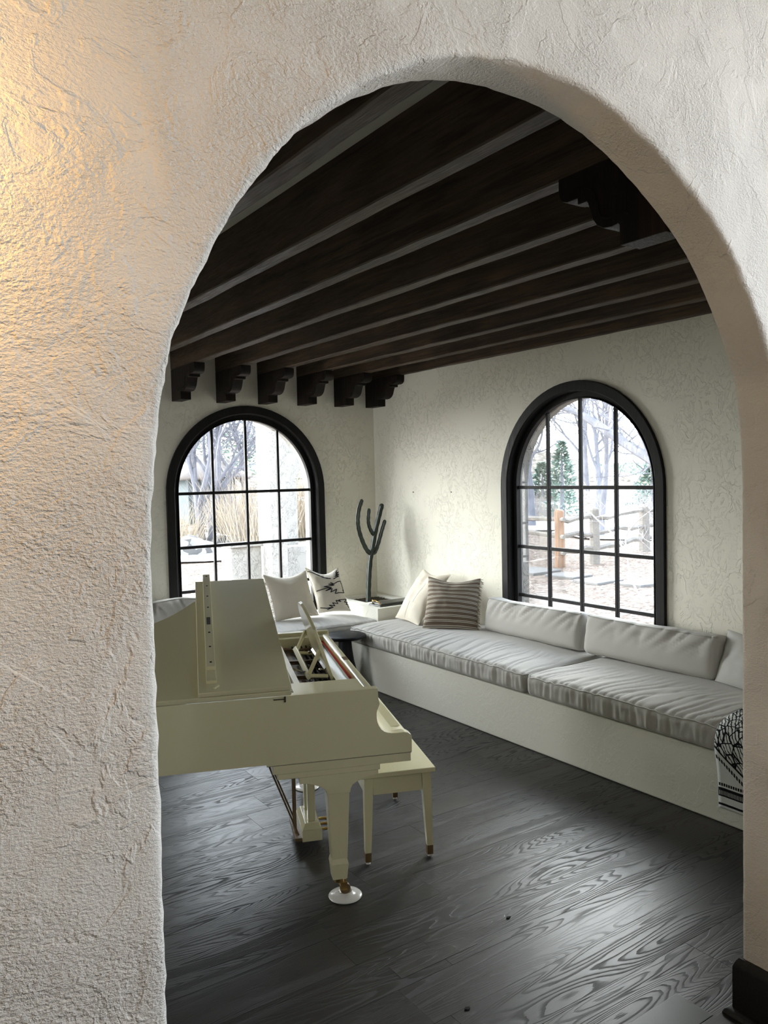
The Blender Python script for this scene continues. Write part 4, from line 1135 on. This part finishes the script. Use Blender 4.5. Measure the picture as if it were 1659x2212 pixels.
def sheet(name, pts, z, mat, label, cat, kind=None, th=.05):
    o = MB().prism(pts, z-th, z, 'Z').build(name, mat, bevel=.02)
    if kind: o['kind'] = kind
    else: tag(o, label, cat)
    return o
blob = lambda cx, cy, a, b, s: [(cx+a*math.cos(t*.3)*(1+.25*mn.noise(Vector((math.cos(t*.3)*1.5, math.sin(t*.3)*1.5, s)))), cy+b*math.sin(t*.3)*(1+.25*mn.noise(Vector((math.cos(t*.3)*1.5, math.sin(t*.3)*1.5, s+3))))) for t in range(21)]
tag(sheet('snow_patch', blob(27, 24, 8, 5.5, 1), GZ+.09, M['snow'], '', ''), 'long field of snow behind the rail fence seen through the right window', 'snow')
tag(sheet('snow_patch', blob(21.5, 17, 2.2, 2.6, 2), GZ+.09, M['snow'], '', ''), 'snow strip just behind the rail fence, nearest the tall post', 'snow')
tag(sheet('snow_patch', blob(9.6, 22, 4.2, 2.6, 5), GZ+.10, M['snow'], '', ''), 'bright snow bank at the foot of the slope seen through the left window', 'snow')
# flagstones
names = ['pale flagstone at the left edge of the right window view', 'pale flagstone behind the second column of panes', 'pale flagstone in the third column of panes', 'pale flagstone at the right of the window view']
for k, (x, y, sx_, sy_) in enumerate(((12.25, 12.35, .42, .44), (12.2, 11.30, .34, .38), (12.0, 10.38, .36, .33), (12.35, 9.62, .42, .30))):
    rr = random.Random(k); pts = [(x+a*sx_*rr.uniform(.85, 1.1), y+b*sy_*rr.uniform(.85, 1.1)) for a, b in ((-1, -1), (0, -1.08), (1, -1), (1.05, 0), (1, 1), (0, 1.05), (-1, 1), (-1.05, .1))]
    tag(sheet('flagstone', pts, GZ+.065, M['slab'], '', '', th=.09), names[k], 'stone', 'flagstones of the garden path')
# split rail fence
def post(x, y, zt, r, mat, label):
    mb = MB(); mb.tube([(x, y, GZ-.1), (x+.01, y, GZ+.5), (x, y+.01, zt-.05), (x, y, zt)], [r*1.05, r, r*.98, r*.75], 9)
    o = mb.build('fence_post', mat, smooth=False); tag(o, label, 'post', 'posts of the split-rail fence')
post(13.4, 12.66, 1.05, .115, M['postw'], 'reddish cedar fence post seen through the second column of panes')
post(14.5, 12.60, 1.05, .12, M['fence'], 'pale grey fence post seen through the third column of panes')
post(17.4, 13.45, .98, .15, M['fence'], 'grey fence post seen at the right edge of the window view')
post(15.5, 19.3, 1.0, .10, M['fence'], 'grey fence post at the left end of the fence')
rl = ['upper', 'middle', 'lower']
for a, b, nm in (((13.4, 12.66), (15.5, 19.3), 'left of the cedar post'), ((13.4, 12.66), (14.5, 12.60), 'short one behind the cedar post'), ((14.5, 12.60), (17.4, 13.45), 'between the pale and right posts'), ((17.4, 13.45), (21, 13.2), 'beyond the right post')):
    for k, z in enumerate((.82, .45, .10)):
        rr = random.Random(k*7+int(a[1]*3)); mb = MB()
        pts = []
        for t in (-.03, .25, .5, .75, 1.03): pts.append((a[0]+(b[0]-a[0])*t, a[1]+(b[1]-a[1])*t, z+rr.uniform(-.05, .05)))
        mb.tube(pts, [.05, .065, .06, .065, .05], 6); o = mb.build('fence_rail', M['fence'])
        tag(o, f'{rl[k]} weathered fence rail {nm}', 'rail', 'rails of the split-rail fence')
# far board fence and far house band
mb = MB(); mb.box(39.9, 40, 24, 37, .9, 1.55)
tag(mb.build('far_wall', Mt('tan_boards', (.42, .32, .2), .9).m), 'tan board wall far beyond the snow in the right window', 'wall')
mb = MB(); mb.box(48, 50, 20, 60, -.3, 2.4)
tag(mb.build('hedge', M['hazy_ever']), 'dark hazy hedge line on the horizon behind the tan boards', 'hedge')

# trees
def branch(mb, p, d, ln, r, depth, rnd, curl=.25, spread=.6, minr=.004, up=.1, segn=5):
    pts = [p]; rad = [r]; q = Vector(p); dd = Vector(d).normalized()
    for k in range(segn):
        dd = (dd+Vector((rnd.uniform(-curl, curl), rnd.uniform(-curl, curl), rnd.uniform(-curl, curl)+up*.3))).normalized()
        q = q+dd*ln/segn; pts.append(q.copy()); rad.append(r*(1-.5*(k+1)/segn))
    mb.tube(pts, rad, 6 if r > .03 else (4 if r > .01 else 3), cap=False)
    if depth > 0:
        nb = rnd.randint(3, 4) if depth > 1 else rnd.randint(3, 5)
        for k in range(nb):
            i = rnd.randint(1, segn); a = pts[i]
            ax = Vector((rnd.uniform(-1, 1), rnd.uniform(-1, 1), rnd.uniform(-.3, .9)))
            nd = (dd*(1-spread)+ax.normalized()*spread).normalized()
            branch(mb, a, nd, ln*rnd.uniform(.5, .75), max(rad[i]*.62, minr), depth-1, rnd, curl, spread, minr, up, max(3, segn-1))
def tree(x, y, h, r, seed, label, depth=4, d=(0, 0, 1), mat=None, z=GZ, curl=.22, spread=.6, minr=.006, name='bare_tree', trunk=.5):
    rnd = random.Random(seed); root = empty(name, (x, y, z)); tag(root, label, 'tree', None)
    T_ = MB(); dd = Vector(d).normalized(); pts = [Vector((0, 0, -.1))]; rad = [r*1.3]; q = Vector((0, 0, 0))
    for k in range(8):
        dd = (dd+Vector((rnd.uniform(-.08, .08), rnd.uniform(-.08, .08), 0))).normalized(); pts.append(q.copy()); rad.append(r*(1-.07*k)); q = q+dd*h*trunk/7
    T_.tube(pts, rad, 9, cap=False); T_.build('trunk', mat or M['hazy_bark'], root, smooth=True)
    B_ = MB()
    for k in range(6):
        i = rnd.randint(4, 8); ax = Vector((rnd.uniform(-1, 1), rnd.uniform(-1, 1), rnd.uniform(.1, 1)))
        branch(B_, pts[i], (dd*.5+ax.normalized()*.7), h*rnd.uniform(.32, .5), rad[i]*.6, depth-1, rnd, curl, spread, minr)
    branch(B_, pts[-1], dd, h*.45, rad[-1]*.8, depth-1, rnd, curl, spread, minr)
    B_.build('branches', mat or M['hazy_bark'], root)
    return root
# seen through the right window
tree(22.0, 22.2, 7, .16, 3, 'bare tree behind the left column of panes in the right window', 4)
tree(20.0, 17.1, 8, .11, 7, 'slim dark bare tree standing in the third column of panes', 4)
tree(27.0, 23.2, 7.5, .16, 12, 'bare spreading tree between the second and third columns of panes', 4)
tree(24.0, 17.2, 6.5, .14, 15, 'bare tree behind the right column of panes', 4)
tree(34.0, 30.0, 9, .2, 18, 'tall bare tree far off beyond the snow', 4, minr=.012)
# heavy slanting limb of a big tree outside the view
root = empty('leaning_tree', (14.0, 8.0, GZ)); tag(root, 'big tree whose heavy limb slants across the top right panes', 'tree')
mb = MB(); rnd = random.Random(31)
mb.tube([(0, 0, -.1), (0, .05, 1.0), (0, .35, 1.9)], [.26, .22, .20], 10, cap=False); mb.build('trunk', M['hazy_bark'], root, smooth=True)
mb = MB(); lp = [Vector(p) for p in ((0, .35, 1.85), (0, 1.4, 2.05), (0, 2.5, 2.30), (0, 3.3, 2.75), (0, 3.9, 3.10), (0, 4.5, 3.45), (.1, 5.4, 3.75), (.2, 6.4, 3.9))]
mb.tube(lp, [.16, .13, .115, .105, .10, .085, .055, .03], 9, cap=False)
for k in range(15):
    i = rnd.randint(2, 7); a = lp[i]; branch(mb, a, (rnd.uniform(-.4, .4), rnd.uniform(-.6, .9), rnd.uniform(-.5, .9)), rnd.uniform(.9, 1.9), .03, 3, rnd, .3, .6, .005)
mb.build('limb', M['hazy_bark'], root)
# conifers
def conifer(x, y, h, rr, seed, label, z=GZ):
    rnd = random.Random(seed); root = empty('conifer', (x, y, z)); tag(root, label, 'tree')
    t = MB(); t.tube([(0, 0, 0), (0, 0, h*.5), (0, 0, h)], [.12, .08, .01], 7); t.build('trunk', M['hazy_bark'], root)
    mb = MB()
    for k in range(900):
        zz_ = h*(.08+.92*rnd.random()**.8); R_ = rr*(1-zz_/h)**.75+.04; a = rnd.uniform(0, 2*math.pi); q = R_*rnd.uniform(.25, 1)
        p = Vector((q*math.cos(a), q*math.sin(a), zz_)); d = Vector((math.cos(a), math.sin(a), rnd.uniform(-.2, .6))).normalized()
        l_ = rnd.uniform(.12, .28); s = d.cross(Vector((rnd.uniform(-1, 1), rnd.uniform(-1, 1), rnd.uniform(-1, 1)))).normalized()*l_*.28
        mb.add([p-s, p+s, p+d*l_], [(0, 1, 2)])
    mb.build('needles', M['hazy_ever'], root, recalc=False)
conifer(25.0, 23.45, 3.4, .75, 1, 'dark evergreen beyond the fence behind the second column of panes')
conifer(30.0, 29.5, 2.6, 1.0, 2, 'low dark evergreen behind the left column of panes')
conifer(29.0, 22.0, 2.3, 1.2, 4, 'low dark evergreen behind the fence at the right of the window view')
# young sapling close to the right window
root = empty('sapling', (10.5, 8.1, GZ)); tag(root, 'thin bare sapling with curved stems outside the right window', 'tree'); rnd = random.Random(77)
for k, pts in enumerate((((0, 0, 0), (-.02, .22, .35), (-.03, .32, .75), (0, .36, 1.1), (.02, .15, 1.35), (.05, -.05, 1.5)), ((.1, -.1, 0), (.1, -.12, .5), (.05, -.10, 1.0), (.1, -.16, 1.6)), ((-.03, .32, .75), (0, .55, 1.05), (.05, .95, 1.3), (.05, 1.35, 1.6)))):
    mb = MB(); p = catmull(pts, 4); mb.tube(p, [.02*(1-.6*i/len(p)) for i in range(len(p))], 6)
    for q in range(5):
        branch(mb, Vector(p[rnd.randint(len(p)//3, len(p)-1)]), (rnd.uniform(-1, 1), rnd.uniform(-1, 1), rnd.uniform(0, 1)), rnd.uniform(.25, .6), .007, 2, rnd, .3, .6, .002)
    mb.build('stem', M['twig'], root)

# seen through the left window
tree(9.05, 23.3, 6.5, .13, 41, 'forked bare tree with hazy bluish trunk behind the left panes', 5, d=(-.03, 0, 1), z=GZ, minr=.008, trunk=.45)
tree(9.25, 23.2, 6.5, .14, 43, 'leaning bare tree beside the forked one, slanting to the right', 5, d=(.28, 0, 1), z=GZ, minr=.008, trunk=.6)
tree(12.2, 27.0, 7.0, .15, 47, 'dense bare tree behind the middle panes of the left window', 5, z=.2, minr=.010)
tree(7.8, 26.5, 7.0, .14, 49, 'bare tree at the far left of the left window view', 5, z=.2, minr=.010)
tree(10.9, 29.0, 8.0, .16, 53, 'bare tree high on the slope behind the hut', 5, z=1.0, minr=.012)
conifer(12.3, 30.5, 7.5, 2.2, 6, 'dark evergreen at the top of the slope behind the hut', 1.2)
conifer(9.9, 33, 7.0, 2.2, 8, 'dark evergreen on the slope left of the hut', 2.0)
conifer(15.3, 31, 8.5, 3.0, 9, 'dark blue-green evergreen seen through the garden archway', .4)
def brush(x, y, z, h, w, seed, mat, label, n=260, cat='shrub', lean=.35):
    rnd = random.Random(seed); mb = MB()
    for k in range(n):
        a = rnd.uniform(0, 2*math.pi); r = w*.5*rnd.random()**.5; b = Vector((r*math.cos(a), r*math.sin(a)*.6, 0)); hh = h*rnd.uniform(.5, 1)
        d = Vector((rnd.uniform(-lean, lean)+math.cos(a)*.25, rnd.uniform(-lean, lean), 1)).normalized()
        m_ = b+d*hh*.5+Vector((rnd.uniform(-.1, .1), 0, 0)); e = m_+(d+Vector((rnd.uniform(-.3, .3), rnd.uniform(-.3, .3), -.1))).normalized()*hh*.5
        mb.tube([b, m_, e], [.009, .006, .003], 3, cap=False)
    o = mb.build('brush', mat, loc=(x, y, z)); tag(o, label, cat, 'dry brush in the garden'); return o
brush(10.6, 22.6, GZ+.1, 2.4, 2.6, 1, M['twigp'], 'tan dry brush in the middle panes of the left window', 420)
brush(12.3, 22.8, GZ+.1, 2.6, 1.6, 2, M['grass'], 'orange-brown tall grass beside the stucco pillar', 420)
brush(8.1, 23.0, GZ+.1, 1.6, 1.6, 3, M['twigp'], 'pale low brush at the left edge of the left window view', 260)
brush(11.6, 25.5, GZ+.3, 2.8, 3.0, 4, M['twig'], 'grey brush in front of the thatched hut', 380)
brush(14.2, 24.0, GZ+.2, 2.6, 2.2, 5, M['twig'], 'grey-blue brush seen through the garden archway', 300)
brush(24, 25.5, GZ, 1.8, 5, 11, M['twig'], 'grey brush line behind the snow at left of the right window', 420)
brush(26, 19.5, GZ, 1.7, 5, 12, M['twig'], 'grey brush line behind the snow at right of the right window', 420)
# thatched hut
root = empty('hut', (10.9, 27.5, .3)); tag(root, 'small thatched hut on the slope behind the middle panes', 'hut')
MB().box(-.9, .9, -.6, .6, -.5, 1.7).build('hut_wall', Mt('hut_boards', (.10, .115, .12), .9).m, root)
mb = MB(); rows = []
for i in range(13):
    for_ = []
    for j in range(9):
        a, b = -1+2*i/12, -1+2*j/8
        for_.append((a*1.35, b*1.0, 1.70+.75*(1-max(abs(a)**1.6, abs(b)**1.4))+.08*mn.noise(Vector((a*3, b*3, 0)))))
    rows.append(for_)
mb.grid(rows); o = mb.build('thatch', M['thatch'], root, smooth=True); q = o.modifiers.new('solid', 'SOLIDIFY'); q.thickness = .12
# rocks
def rock(x, y, z, a, b, c, seed, label):
    mb = MB(); rows = []
    for i in range(17):
        row = []
        for j in range(25):
            t, p = math.pi*i/16, 2*math.pi*j/24; v = Vector((math.sin(t)*math.cos(p), math.sin(t)*math.sin(p), math.cos(t)))
            k = 1+.22*mn.noise(v*1.7+Vector((seed, 0, 0)))+.08*mn.noise(v*5); row.append((v.x*a*k, v.y*b*k, v.z*c*k))
        rows.append(row)
    mb.grid(rows); tag(mb.build('boulder', M['rock'], loc=(x, y, z), smooth=True), label, 'rock', 'boulders by the snow bank')
rock(8.0, 21.5, GZ+.15, .75, .5, .42, 1, 'snow-edged boulder at the lower left of the left window')
rock(9.6, 22.9, GZ+.1, .6, .45, .35, 2, 'smaller boulder right of the tree trunks')
# garden arcade of pale stucco to the right of the left window
mb = MB()
mb.box(5.30, 5.58, 10.85, 11.15, GZ-.1, 4.2)
tag(mb.build('stucco_pillar', M['stucco'], bevel=.02), 'square pale stucco pillar outside the left window', 'pillar')
def arcade():
    h = win_arc(7.15, .78, 1.75, GZ-.1, 30); mb = MB(); y0, y1 = 12.0, 12.35
    out = [(5.75, GZ-.1)]+[p for p in []]
    pts = [(5.80, GZ-.1), (5.80, 4.4), (8.6, 4.4), (8.6, GZ-.1)]+[(p[0], p[1]) for p in reversed(h)]
    mb.prism(pts, y0, y1, 'Y'); return mb
o = arcade().build('garden_archway', M['stucco']); tag(o, 'pale stucco garden wall with an arched opening outside the left window', 'wall')
mb = MB(); mb.box(4.80, 5.30, 11.2, 11.6, GZ-.1, .88); mb.box(4.76, 5.34, 11.15, 11.65, .88, .93)
tag(mb.build('stone_pier', M['stucco'], bevel=.015), 'low pale stone pier with flat cap below the left window panes', 'wall')
mb = MB(); mb.box(5.60, 8.6, 11.35, 11.6, GZ-.1, .82)
tag(mb.build('garden_wall_low', M['stucco'], bevel=.015), 'low pale stucco wall running right from the stucco pillar', 'wall')
